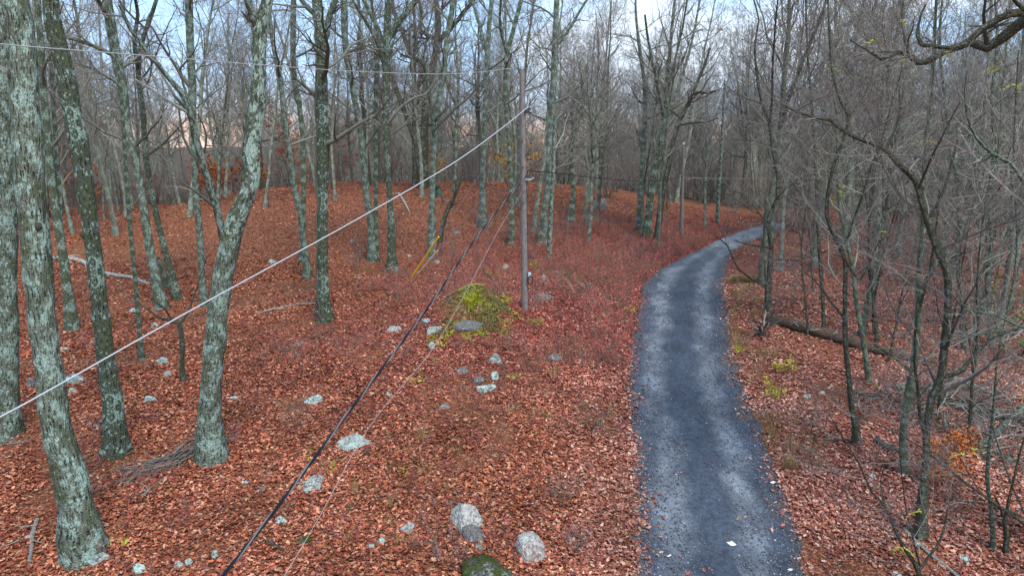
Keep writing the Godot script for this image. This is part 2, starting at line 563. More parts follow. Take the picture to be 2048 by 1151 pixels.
# a tree whose stem and main limbs are given as points with radii, the rest of the crown grown on them
func tree(called: String, label: String, group: String, kind: int, x: float, d: float, sd: int, o: Dictionary, stem: Array, limbs: Array) -> void:
	rng.seed = sd
	var root := thing(called, label, "tree", spot(x, d, 0.06), group)
	var near := d < 20.0
	var st := pts_of(stem)
	var sp := smooth_path(st[0], st[1], 0.3 if near else 0.55)
	# bark is uneven: small wander and swellings
	for j in range(1, sp[0].size()):
		var rr: float = sp[1][j]
		sp[0][j] += shaky(0.06 * rr)
		sp[1][j] = rr * rng.randf_range(0.96, 1.05)
	var r0: float = st[1][mini(2, st[1].size() - 1)]
	var b := Mb.new()
	var rep := maxf(1.0, round(TAU * r0 / 1.3))
	var kk: int = o.get("bark2", kind)
	var cut: int = sp[0].size()
	if o.has("split"):
		while cut > 3 and sp[0][cut - 2].y > o.split:
			cut -= 1
	var tone := rng.randf() * 6.0
	var sides := 24 if near else 12
	b.tube(sp[0], sp[1], sides, Color.WHITE, rep, rep / (TAU * r0 * 2.5), 0.035 if near else 0.03, o.get("flare", 0.5), tone)
	var ub := Mb.new()
	if cut < sp[0].size():
		ub.v = b.v
		ub.n = b.n
		ub.u = b.u
		ub.c = b.c
		ub.i = b.i.slice((cut - 1) * sides * 6)
		b.i = b.i.slice(0, (cut - 1) * sides * 6)
	var trunk := part("trunk", b.mesh(), M.bark[kind], root)
	if ub.i.size() > 0:
		part("upper_stem", ub.mesh(), M.bark[kk], root)
	if o.has("knots"):
		for k in range(0, o.knots.size(), 4):
			var kr: float = o.knots[k + 3]
			var kn := part("knot", rock_mesh(Vector3(kr, kr * 1.25, kr * 0.8), 60 + k, 8, 12), plain(lin(0.055, 0.048, 0.036)), trunk)
			kn.position = Vector3(o.knots[k], o.knots[k + 1], o.knots[k + 2])
	rng.seed = sd + 5
	var c := Mb.new()
	tips.clear()
	var ln: float = o.get("len", 1.0) * 3.4
	var wander: float = o.get("wander", 0.3)
	var dens: float = o.get("dens", 1.0)
	for l in limbs:
		var lp := pts_of(l)
		var ls := smooth_path(lp[0], lp[1], 0.25 if near else 0.5)
		for j in range(1, ls[0].size()):
			ls[0][j] += shaky(0.15 * ls[1][j] + 0.006)
		var lb := Mb.new()
		var lr: float = lp[1][0]
		lb.tube(ls[0], ls[1], 10 if lr > 0.03 else 6, Color.WHITE, 1.0, 1.0 / (TAU * lr * 2.5), 0.03, 0.0, rng.randf() * 6.0)
		part("limb", lb.mesh(), M.bark[kk if lr > 0.025 else kind], root)
		var whole := 0.0
		for j in ls[0].size() - 1:
			whole += ls[0][j].distance_to(ls[0][j + 1])
		var cnt := int(ceil(whole * o.get("limbtwigs", 1.5)))
		for k in cnt:
			var j := rng.randi_range(int(ls[0].size() * 0.2), ls[0].size() - 2)
			var dir: Vector3 = (ls[0][j + 1] - ls[0][j]).normalized()
			var cd := dir.rotated(dir.cross(shaky(1.0)).normalized(), rng.randf_range(0.5, 1.1))
			grow(c, ls[0][j], cd, clampf(whole * 0.35, 0.35, 1.9) * rng.randf_range(0.5, 1.0), maxf(ls[1][j] * 0.5, 0.004), 2 if ls[1][j] > 0.012 else 1, kind, wander, 0.04, dens)
	if o.get("n", 9) > 0:
		crown_on(c, sp[0], sp[1], o.get("low", 5.0), o.get("n", 9), ln, kind, wander, o.get("up", 0.1), dens, o.get("lev", 3))
	if c.v.size() > 0:
		part("crown", c.mesh(), M.twig, root)
	if o.has("vine"):
		var vp := pts_of(o.vine)
		var vs := smooth_path(vp[0], vp[1], 0.3)
		for j in vs[0].size():
			vs[0][j] += shaky(0.04)
		var vb := Mb.new()
		vb.tube(vs[0], vs[1], 5, TWIG_THICK[4])
		part("vine", vb.mesh(), M.twig, root)
	if o.has("sprays"):
		for k in range(0, o.sprays.size(), 3):
			var at := Vector3(o.sprays[k], o.sprays[k + 1], o.sprays[k + 2])
			var yb := Mb.new()
			for q in 3:
				spray(yb, at + shaky(0.05), rng.randf_range(0.12, 0.21))
			var nearest := Vector3.INF
			for tp in tips:
				if tp.distance_to(at) < nearest.distance_to(at):
					nearest = tp
			if nearest.distance_to(at) < 2.5:
				yb.tube(PackedVector3Array([nearest, nearest.lerp(at, 0.5) + shaky(0.08), at]), PackedFloat32Array([0.004, 0.0035, 0.003]), 3, TWIG_THIN[4])
			part("leaf_spray", yb.mesh(), M.leaf, root)


# one feathered leaf: leaflets in pairs along a stalk
func spray(b: Mb, at: Vector3, ln: float) -> void:
	var dir := Vector3(rng.randf_range(-1, 1), rng.randf_range(-0.5, 0.3), rng.randf_range(-1, 1)).normalized()
	var side := dir.cross(Vector3.UP).normalized()
	for k in 6:
		var p := at + dir * ln * (k + 1) / 6.0 + Vector3.DOWN * ln * 0.018 * k * k
		for s in [-1.0, 1.0]:
			var out: Vector3 = (side * s + dir * 0.35 + shaky(0.25)).normalized()
			var c := Color(0.44, 0.40, 0.04).lerp(Color(0.33, 0.37, 0.05), rng.randf())
			b.quad(p + out * ln * 0.12, out * ln * rng.randf_range(0.09, 0.14), (dir + shaky(0.6)).normalized() * ln * 0.045, c * rng.randf_range(0.7, 1.1))


# the trees of the far wood: a few sorts, set out many times
var sorts := []


func make_sort(sd: int, kind: int, height: float, r: float, n: int, low: float, ln: float, up: float, fork: bool, lean: float, wander := 0.3, dens := 1.0, leaves := 0) -> void:
	rng.seed = sd
	var pts := PackedVector3Array()
	var rad := PackedFloat32Array()
	var p := Vector3.ZERO
	var d := Vector3(lean, 1, rng.randf_range(-0.05, 0.05)).normalized()
	var cnt := 12
	for k in cnt + 1:
		pts.append(p)
		rad.append(r * (1.35 if k == 0 else lerpf(1.0, 0.18, pow(float(k) / cnt, 1.2))))
		d = (d + shaky(0.09) + Vector3.UP * 0.05).normalized()
		p += d * height / cnt
	var s := smooth_path(pts, rad, 0.8)
	var b := Mb.new()
	b.tube(s[0], s[1], 9, Color.WHITE, 1.0, 1.0 / (TAU * r * 2.5), 0.03, 0.2, rng.randf() * 6.0)
	var c := Mb.new()
	tips.clear()
	if fork:
		var j := int(s[0].size() * rng.randf_range(0.3, 0.5))
		var fp := PackedVector3Array([s[0][j]])
		var fr := PackedFloat32Array([s[1][j] * 0.7])
		var fd := Vector3(rng.randf_range(-0.7, 0.7), 1, rng.randf_range(-0.5, 0.5)).normalized()
		for k in 7:
			fd = (fd + shaky(0.16) + Vector3.UP * 0.08).normalized()
			fp.append(fp[-1] + fd * height * 0.08)
			fr.append(s[1][j] * 0.7 * (1.0 - 0.12 * k))
		b.tube(fp, fr, 7, Color.WHITE, 1.0, 1.0 / (TAU * r * 2.0), 0.03)
		crown_on(c, fp, fr, 0.0, n / 2, ln, kind, wander, up, dens)
	crown_on(c, s[0], s[1], low, n, ln, kind, wander, up, dens)
	var lf: Mesh = null
	if leaves > 0:
		var l := Mb.new()
		for k in leaves:
			var q := tips[rng.randi() % tips.size()] + shaky(0.12)
			var a := shaky(1.0).normalized() * 0.07
			var e := a.cross(shaky(1.0)).normalized() * 0.045
			l.quad(q, a, e, Color(0.26, 0.075, 0.03).lerp(Color(0.36, 0.14, 0.05), rng.randf()))
		lf = l.mesh()
	sorts.append({"trunk": b.mesh(), "crown": c.mesh(), "kind": kind, "leaves": lf})


func place_sort(k: int, called: String, label: String, group: String, x: float, d: float, sc: float, turn: float) -> void:
	var s: Dictionary = sorts[k]
	var o := thing(called, label, "tree" if called.ends_with("tree") else "sapling", spot(x, d, 0.08), group)
	o.rotation.y = turn
	o.scale = Vector3(sc, sc * rng.randf_range(0.92, 1.08), sc)
	part("trunk", s.trunk, M.bark[s.kind], o)
	part("crown", s.crown, M.twig, o)
	if s.leaves:
		part("foliage", s.leaves, M.leaf, o, true)


# words that place a thing among the landmarks of the view
const MARKS := [[16, "the edge oak"], [62, "the leaning oak"], [175, "the straight dark oak"], [285, "the spotted slanting oak"], [395, "the half-hidden slim trunk"], [505, "the forked oak"], [600, "the mossy slim pair"], [645, "the vine-hung oak"], [735, "the two-footed trunk"], [777, "the high-forked oak"], [850, "the thick dark crest oak"], [968, "the clump-footed oak"], [1048, "the utility pole"], [1097, "the pale-footed tall trunk"], [1190, "the big grey boulder"], [1300, "the three roadside trunks"], [1364, "the far pole"], [1440, "the straight pale trunk"], [1540, "the road-bend tree"], [1660, "the thin bent tree"], [1760, "the green leaning tree"], [1850, "the twisting tree"], [1920, "the brush pile tree"], [1985, "the wavy grey stem"], [2060, "the right edge"]]
var said := {}


func say(start: Array, x: float, d: float) -> String:
	var px := 1024.0 + 1356.0 * x / (d * 0.9785 + 0.6)
	var k := 0
	while k < MARKS.size() - 2 and MARKS[k + 1][0] < px:
		k += 1
	var f: float = (px - MARKS[k][0]) / (MARKS[k + 1][0] - MARKS[k][0])
	var where := ""
	if f < 0.33:
		where = "just right of " + MARKS[k][1]
	elif f > 0.67:
		where = "just left of " + MARKS[k + 1][1]
	else:
		where = "right of %s, left of %s" % [MARKS[k][1], MARKS[k + 1][1]]
	var text := ""
	for s in start:
		text = s + " " + where
		if text.split(" ").size() > 16:
			text = s + " " + ("midway between " + MARKS[k][1] + " and its neighbour")
		if text.split(" ").size() > 16:
			text = s + " well right of " + MARKS[k][1]
		if not said.has(text):
			break
	said[text] = true
	return text


# ---------------------------------------------------------------- rocks, logs
func rock_mesh(size: Vector3, sd: int, lat := 16, lon := 26, hewn := 11) -> ArrayMesh:
	var f := FastNoiseLite.new()
	f.seed = sd
	f.frequency = 0.9
	f.fractal_octaves = 3
	var b := Mb.new()
	var cuts := []
	rng.seed = sd
	for k in hewn:
		cuts.append([Vector3(rng.randf_range(-1, 1), rng.randf_range(-0.2, 1), rng.randf_range(-1, 1)).normalized(), rng.randf_range(0.55, 0.9)])
	for j in lat + 1:
		var th := PI * j / lat
		for q in lon + 1:
			var ph := TAU * (q % lon) / lon
			var p := Vector3(sin(th) * cos(ph), cos(th), sin(th) * sin(ph))
			p *= 1.0 + 0.28 * f.get_noise_3dv(p * 1.4) + 0.1 * f.get_noise_3dv(p * 4.0 + Vector3.ONE * 7.0)
			for c in cuts:
				var over: float = p.dot(c[0]) - c[1]
				if over > 0.0:
					p -= c[0] * over * 0.95
			b.vert(p * size, p, Vector2(q, j), Color.WHITE)
	for j in lat:
		for q in lon:
			var a := j * (lon + 1) + q
			b.tri(a, a + lon + 2, a + 1)
			b.tri(a, a + lon + 1, a + lon + 2)
	var st := SurfaceTool.new()
	st.begin(Mesh.PRIMITIVE_TRIANGLES)
	for k in b.i:
		st.set_smooth_group(0)
		st.add_vertex(b.v[k])
	st.index()
	st.generate_normals()
	return st.commit()


func rock(label: String, x: float, d: float, w: float, hgt: float, kind: int, sd: int) -> void:
	var o := single("rock" if w > 0.3 else "stone", rock_mesh(Vector3(w * 0.64, hgt * 0.85, w * 0.54), sd, 16, 26, 4 if kind >= 3 else 9), M.stone[kind], label, "rock", spot(x, d, hgt * (0.3 if w > 0.5 and kind < 3 else 0.14)), "rocks lying in the leaves")
	rng.seed = sd
	o.rotation = Vector3(rng.randf_range(-0.15, 0.15), rng.randf_range(-0.5, 0.5), rng.randf_range(-0.15, 0.15))


func lying(called: String, label: String, kind: int, x: float, d: float, sd: int, a: Array) -> void:
	rng.seed = sd
	var s := pts_of(a)
	var sp := smooth_path(s[0], s[1], 0.25)
	for j in sp[0].size():
		sp[0][j] += shaky(0.12 * sp[1][j] + 0.004)
		sp[1][j] *= rng.randf_range(0.88, 1.1)
	var b := Mb.new()
	var r: float = s[1][1]
	b.tube(sp[0], sp[1], 14 if r > 0.08 else 7, Color.WHITE, 1.0, 1.0 / (TAU * r * 2.5), 0.05, 0.0, rng.randf() * 6.0, true)
	var root := thing(called, label, "log" if called == "fallen_log" else "branch", spot(x, d), "dead wood on the ground")
	part("stem", b.mesh(), M.bark[kind], root)
	var c := Mb.new()
	for k in (3 if r < 0.08 else 5):
		var j := rng.randi_range(1, sp[0].size() - 2)
		var dir: Vector3 = (sp[0][j + 1] - sp[0][j]).normalized().rotated(Vector3.UP, rng.randf_range(0.5, 1.0) * [-1, 1][k % 2])
		dir.y += rng.randf_range(0.0, 0.5)
		grow(c, sp[0][j], dir.normalized(), clampf(r * 14.0, 0.25, 0.9) * rng.randf_range(0.5, 1.0), r * 0.35, 1, 4 if kind == 4 else 6, 0.25, 0.0, 0.7)
	part("snag_twigs", c.mesh(), M.twig, root, true)


# ---------------------------------------------------------------- shrubs
func shrub_mesh(sd: int, stems: int, height: float, spread: float, kind: int, lev: int, r: float, dens := 1.0) -> ArrayMesh:
	rng.seed = sd
	var b := Mb.new()
	tips.clear()
	for k in stems:
		var a := rng.randf() * TAU
		var out := Vector3(cos(a), 0, sin(a))
		var d := (out * spread * rng.randf_range(0.3, 1.0) + Vector3.UP).normalized()
		grow(b, out * 0.12 * rng.randf(), d, height * rng.randf_range(0.6, 1.0), r, lev, kind, 0.2, 0.04, dens)
	return b.mesh()


func leaves_mesh(cnt: int, size: float, a: Color, b2: Color, from := 0.0) -> ArrayMesh:
	var l := Mb.new()
	for k in cnt:
		var q := tips[rng.randi() % tips.size()] + shaky(0.06)
		if q.y < from:
			continue
		var u := shaky(1.0).normalized() * size
		var e := u.cross(shaky(1.0)).normalized() * size * 0.55
		l.quad(q, u, e, a.lerp(b2, rng.randf()))
	return l.mesh()


func shrub(called: String, label: String, group: String, wood: Mesh, leaf: Mesh, x: float, d: float, sc: float, turn: float) -> void:
	var o := thing(called, label, "shrub", spot(x, d, 0.03), group)
	o.rotation.y = turn
	o.scale = Vector3.ONE * sc
	part("stems", wood, M.twig, o)
	if leaf:
		part("foliage", leaf, M.leaf, o, true)


# ---------------------------------------------------------------- surfaces
func tone_at(x: float, d: float) -> Color:
	# which leaves lie where: crimson on the bank by the pole, rust on the slope, tan along the road
	var xl := edge_x(ROAD_L, d)
	var crimson := smoothstep(15.0, 3.0, xl - x) * smoothstep(14, 24, d) * (1.0 - smoothstep(46, 56, d))
	var c := Color(1.0, 0.98, 0.95).lerp(Color(1.0, 0.72, 0.95), crimson)
	c = c.lerp(Color(1.25, 1.02, 0.82), smoothstep(-12.0, -20.0, x) * smoothstep(20, 34, d) * 0.7)
	if x > xl:
		c = c.lerp(Color(1.1, 1.0, 1.15), 0.6)
		c = c.lerp(Color(0.55, 0.68, 0.62), smoothstep(4, 10, x - edge_x(ROAD_R, d)) * 0.6)
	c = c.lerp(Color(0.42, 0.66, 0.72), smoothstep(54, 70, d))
	return c


func ground() -> void:
	var rows := PackedFloat32Array()
	var d := -8.0
	while d < 2200.0:
		rows.append(d)
		d += 1.0 if d < 6.0 else (0.3 if d < 32.0 else (0.5 if d < 60.0 else (3.0 if d < 150.0 else 60.0)))
	var cols := 190
	var b := Mb.new()
	for r in rows.size():
		var w := 44.0 + maxf(rows[r], 0.0) * 0.95
		for q in cols + 1:
			var s := 2.0 * q / cols - 1.0
			var x := w * (0.4 * s + 0.6 * s * s * s) + 2.0
			var y := land(x, rows[r])
			var o := off_road(x, rows[r])
			if o < -0.3:
				y -= 0.09
			y += 0.03 * bumps.get_noise_2d(x * 6.0, rows[r] * 6.0) * smoothstep(0.2, 1.0, o)
			var k := 0.5 + 0.5 * patch.get_noise_2d(x, rows[r])
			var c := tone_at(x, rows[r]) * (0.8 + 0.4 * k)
			if o > 0.4:
				var bare := smoothstep(0.66, 0.8, 0.5 + 0.5 * patch.get_noise_2d(x * 2.0 + 50.0, rows[r] * 2.0))
				c = c.lerp(Color(0.5, 0.62, 0.6), bare * 0.75)
			var mossy := exp(-pow((x - MOUND.x) / 1.25, 2) - pow((rows[r] - MOUND.y - 0.6) / 1.9, 2))
			c = c.lerp(Color(0.6, 1.35, 0.7), smoothstep(0.3, 0.6, mossy))
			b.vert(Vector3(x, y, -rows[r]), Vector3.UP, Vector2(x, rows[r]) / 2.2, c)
	for r in rows.size():
		for q in cols + 1:
			var a := r * (cols + 1) + q
			var e := b.v[a + 1] - b.v[a - 1] if q > 0 and q < cols else Vector3.RIGHT
			var f := b.v[a + cols + 1] - b.v[a - cols - 1] if r > 0 and r < rows.size() - 1 else Vector3.FORWARD
			b.n[a] = e.cross(f).normalized()
			if r < rows.size() - 1 and q < cols:
				b.tri(a, a + cols + 1, a + cols + 2)
				b.tri(a, a + cols + 2, a + 1)
	structure("ground", b.mesh(), M.ground)


func road() -> void:
	var b := Mb.new()
	var cols := 36
	var d := -8.0
	var rows := 0
	while d < 50.6:
		var xl := edge_x(ROAD_L, d) - 0.12 + 0.22 * bumps.get_noise_2d(3.0, d * 9.0)
		var xr := edge_x(ROAD_R, d) + 0.12 + 0.22 * bumps.get_noise_2d(33.0, d * 9.0)
		for q in cols + 1:
			var f := float(q) / cols
			var x := lerpf(xl, xr, f)
			var wob := 0.035 * patch.get_noise_2d(7.0, d * 2.5)
			var tl := exp(-pow((f - 0.24 - wob) / 0.125, 2)) * clampf(0.95 + 0.45 * patch.get_noise_2d(x * 1.5 + 90.0, d * 1.3), 0, 1)
			var tr := exp(-pow((f - 0.73 - wob) / 0.11, 2)) * clampf(0.95 + 0.45 * patch.get_noise_2d(x * 1.5 - 70.0, d * 1.1), 0, 1)
			var k := smoothstep(0.1, 0.95, clampf(tl + tr, 0, 1) + 0.3 * patch.get_noise_2d(x * 9.0, d * 4.0) + 0.25 * patch.get_noise_2d(x * 2.5, d * 1.1 + 15.0)) * 0.85
			var n1 := patch.get_noise_2d(x * 7.0, d * 4.0)
			var n2 := patch.get_noise_2d(x * 22.0, d * 14.0)
			var c := Color(0.062, 0.077, 0.102).lerp(Color(0.23, 0.255, 0.285), k * (0.8 + 0.45 * n1))
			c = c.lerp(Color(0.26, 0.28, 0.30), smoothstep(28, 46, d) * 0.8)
			c = c * (1.0 + 0.35 * n1 + 0.3 * n2)
			# soil and grit working in from the edges
			var dirt := smoothstep(0.1, 0.0, minf(f, 1.0 - f)) * 0.6 + smoothstep(0.16, 0.0, absf(f - 0.93)) * smoothstep(0.1, 0.4, patch.get_noise_2d(20.0, d * 3.0)) * 0.6
			c = c.lerp(Color(0.11, 0.085, 0.075), clampf(dirt, 0, 1))
			var y := land(x, d) + 0.012 - 0.035 * k + 0.02 * sin(PI * f) + 0.012 * n2
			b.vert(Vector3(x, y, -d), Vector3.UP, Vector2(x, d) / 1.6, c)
		rows += 1
		d += 0.12 if d > 8.0 and d < 34.0 else 0.3
	for r in rows:
		for q in cols + 1:
			var a := r * (cols + 1) + q
			var e := b.v[a + 1] - b.v[a - 1] if q > 0 and q < cols else Vector3.RIGHT
			var f := b.v[a + cols + 1] - b.v[a - cols - 1] if r > 0 and r < rows - 1 else Vector3.FORWARD
			b.n[a] = e.cross(f).normalized()
			if r < rows - 1 and q < cols:
				b.tri(a, a + cols + 1, a + cols + 2)
				b.tri(a, a + cols + 2, a + 1)
	structure("road", b.mesh(), M.road)
	# loose stones on it
	var st := rock_mesh(Vector3(1, 0.7, 1), 9, 4, 6)
	var places := []
	var tints := []
	rng.seed = 515
	for k in 34000:
		var dd := 9.0 + 22.0 * pow(rng.randf(), 1.4)
		var f := rng.randf()
		var keep := 1.0 - 0.6 * (exp(-pow((f - 0.24) / 0.13, 2)) + exp(-pow((f - 0.73) / 0.12, 2)))
		if rng.randf() > keep:
			continue
		var x := lerpf(edge_x(ROAD_L, dd) - 0.1, edge_x(ROAD_R, dd) + 0.1, f)
		var s := rng.randf_range(0.007, 0.021) * (1.5 if rng.randf() < 0.06 else 1.0)
		places.append(Transform3D(Basis(Vector3.UP, rng.randf() * TAU).scaled(Vector3(s, s, s)), Vector3(x, land(x, dd) + 0.02, -dd)))
		var g := rng.randf_range(0.05, 0.2) if rng.randf() < 0.97 else rng.randf_range(0.3, 0.5)
		tints.append(Color(g * 0.92, g * 0.97, g * 1.12))
	scatter("gravel", st, M.twig, places, tints, "loose dark gravel with a few pale chips on the lane", "gravel")


func leaf_mesh() -> ArrayMesh:
	var b := Mb.new()
	# a lobed, curled dead leaf about one unit long
	var side := [[0.0, 0.0], [0.22, 0.22], [0.4, 0.14], [0.6, 0.3], [0.78, 0.13], [1.0, 0.0]]
	var mid := []
	for p in side:
		var y: float = 0.28 * pow(absf(p[0] - 0.45), 1.5)
		mid.append(b.vert(Vector3(0, y, p[0] - 0.5), Vector3.UP, Vector2.ZERO, Color.WHITE))
	for s in [-1.0, 1.0]:
		var out := []
		for p in side:
			var y: float = 0.28 * pow(absf(p[0] - 0.45), 1.5) + p[1] * 0.45 + s * 0.04
			out.append(b.vert(Vector3(s * p[1], y, p[0] - 0.5), Vector3(-s * 0.4, 1, 0).normalized(), Vector2.ZERO, Color.WHITE))
		for k in side.size() - 1:
			if s < 0:
				b.tri(mid[k], mid[k + 1], out[k + 1])
				b.tri(mid[k], out[k + 1], out[k])
			else:
				b.tri(mid[k], out[k + 1], mid[k + 1])
				b.tri(mid[k], out[k], out[k + 1])
	return b.mesh()


func fallen_leaves() -> void:
	var lm := leaf_mesh()
	var rust := [Color(0.40, 0.115, 0.058), Color(0.29, 0.075, 0.042), Color(0.49, 0.19, 0.105), Color(0.13, 0.043, 0.03), Color(0.48, 0.25, 0.16), Color(0.33, 0.125, 0.058), Color(0.22, 0.06, 0.036), Color(0.17, 0.05, 0.03)]
	var crim := [Color(0.41, 0.105, 0.072), Color(0.30, 0.066, 0.05), Color(0.48, 0.175, 0.125), Color(0.13, 0.036, 0.032), Color(0.48, 0.25, 0.19), Color(0.36, 0.12, 0.066), Color(0.22, 0.05, 0.042), Color(0.17, 0.042, 0.036)]
	var tan_ := [Color(0.42, 0.185, 0.13), Color(0.30, 0.105, 0.076), Color(0.54, 0.32, 0.24), Color(0.15, 0.052, 0.045), Color(0.47, 0.28, 0.21), Color(0.36, 0.13, 0.09), Color(0.24, 0.08, 0.06), Color(0.32, 0.12, 0.075)]
	var places := []
	var tints := []
	rng.seed = 99
	var bands := [[8.0, 14.0, 85000], [14.0, 21.0, 115000], [21.0, 31.0, 110000], [31.0, 56.0, 95000]]
	for band in bands:
		for k in band[2]:
			var d := sqrt(lerpf(band[0] * band[0], band[1] * band[1], rng.randf()))
			var x := rng.randf_range(-1, 1) * (d * 0.79 + 1.0)
			var o := off_road(x, d)
			if o < 0.05:
				# a few blow onto the lane, more near its edges
				if rng.randf() > (0.30 if o > -0.15 else (0.05 if o > -0.4 else 0.004)):
					continue
			if Vector2((x - MOUND.x) / 1.35, (d - MOUND.y - 0.6) / 2.1).length() < 1.0 and rng.randf() < 0.95:
				continue
			if rng.randf() < 0.85 * smoothstep(0.12, 0.42, patch.get_noise_2d(x * 2.0 + 50.0, d * 2.0)) + 0.45 * smoothstep(0.1, 0.4, patch.get_noise_2d(x * 6.0, d * 6.0 + 70.0)):
				continue
			var xl := edge_x(ROAD_L, d)
			var pal: Array = rust
			if x > xl + 1.0:
				pal = tan_
			else:
				var cr := smoothstep(15.0, 3.0, xl - x) * smoothstep(12, 24, d)
				if rng.randf() < cr:
					pal = crim if rng.randf() < 0.8 or rng.randf() < smoothstep(0.2, 2.5, xl - x) else tan_
				elif rng.randf() < smoothstep(2.6, 0.2, xl - x):
					pal = tan_
			var c: Color = pal[rng.randi() % pal.size()] * rng.randf_range(0.6, 1.25) * (1.0 + 0.5 * patch.get_noise_2d(x * 3.0 - 30.0, d * 3.0))
			var sz := (0.04 + 0.075 * pow(rng.randf(), 1.6)) * (1.0 + 0.008 * d)
			var bs := Basis(Vector3.UP, rng.randf() * TAU) * Basis(Vector3.RIGHT, rng.randf_range(-0.5, 0.5)) * Basis(Vector3.BACK, rng.randf_range(-0.5, 0.5))
			if rng.randf() < 0.3:
				bs = bs * Basis(Vector3.BACK, PI)
			places.append(Transform3D(bs.scaled(Vector3.ONE * sz), Vector3(x, land(x, d) + rng.randf_range(0.015, 0.05), -d)))
			tints.append(c)
	scatter("fallen_leaves", lm, M.leaf, places, tints, "rust, crimson and tan fallen leaves carpeting the whole forest floor", "leaves")


func twig_litter() -> void:
	rng.seed = 4141
	var b := Mb.new()
	grow(b, Vector3(-0.25, 0.02, 0), Vector3(1, 0.03, 0.1).normalized(), 0.55, 0.006, 1, 0, 0.16, 0.0, 0.8)
	var places := []
	var tints := []
	for k in 1500:
		var d := sqrt(lerpf(80.0, 1500.0, rng.randf()))
		var x := rng.randf_range(-0.8, 0.8) * d
		if off_road(x, d) < 0.3:
			continue
		var s := 0.4 + 1.6 * pow(rng.randf(), 2.5)
		places.append(Transform3D(Basis(Vector3.UP, rng.randf() * TAU) * Basis(Vector3.RIGHT, rng.randf() * TAU).scaled(Vector3(s, s * 0.4, s)), spot(x, d, -0.03)))
		var g := rng.randf_range(0.5, 1.9)
		tints.append(Color(g, g * 0.97, g * 0.92))
	scatter("twig_litter", b.mesh(), M.twig, places, tints, "small dead twigs strewn over the leaf carpet", "twigs")


func sky_texture() -> ImageTexture:
	var w := 1024
	var hh := 512
	var im := Image.create(w, hh, false, Image.FORMAT_RGBF)
	var n := FastNoiseLite.new()
	n.seed = 21
	n.fractal_octaves = 5
	n.frequency = 1.5
	var bl := Color(0.21, 0.43, 0.78)
	var pale := Color(0.42, 0.62, 0.86)
	var cloud := Color(0.60, 0.67, 0.76)
	var peach := Color(0.95, 0.58, 0.38)
	for y in hh:
		var up := (0.5 - (y + 0.5) / hh) * PI
		for x in w:
			var a := ((x + 0.5) / w - 0.5) * TAU
			var dir := Vector3(sin(a) * cos(up), sin(up), -cos(a) * cos(up))
			var e := maxf(dir.y, 0.0)
			var c := pale.lerp(bl, smoothstep(0.0, 0.55, e))
			var q := Vector3(dir.x, dir.y * 2.6 + 0.2, dir.z)
			var k := n.get_noise_3dv(q * 1.3)
			c = c.lerp(cloud, smoothstep(-0.12, 0.3, k) * 0.85)
			# the last warm band along the horizon
			var k2 := n.get_noise_3dv(Vector3(dir.x * 3.0, dir.y * 18.0, dir.z * 3.0))
			c = c.lerp(peach, smoothstep(0.055, 0.012, e) * clampf(0.75 + 0.9 * k2, 0.1, 1.0))
			im.set_pixel(x, y, c)
	return ImageTexture.create_from_image(im)


# ---------------------------------------------------------------- the pole line
func wire(called: String, label: String, mat, a: Array, strands: int, off: float) -> Node3D:
	var s := pts_of(a)
	var sp := smooth_path(s[0], s[1], 0.18)
	var root := thing(called, label, "cable", Vector3.ZERO)
	for k in strands:
		var p := PackedVector3Array()
		for j in sp[0].size():
			var t: Vector3 = (sp[0][mini(j + 1, sp[0].size() - 1)] - sp[0][maxi(j - 1, 0)]).normalized()
			var side := t.cross(Vector3.UP).normalized()
			var up := side.cross(t)
			var an: float = TAU * k / strands + j * 0.95
			p.append(sp[0][j] + (side * cos(an) + up * sin(an)) * off)
		var b := Mb.new()
		b.tube(p, sp[1], 7, Color.WHITE)
		part("strand" if strands > 1 else "conductor", b.mesh(), mat[k % mat.size()] if mat is Array else mat, root)
	return root


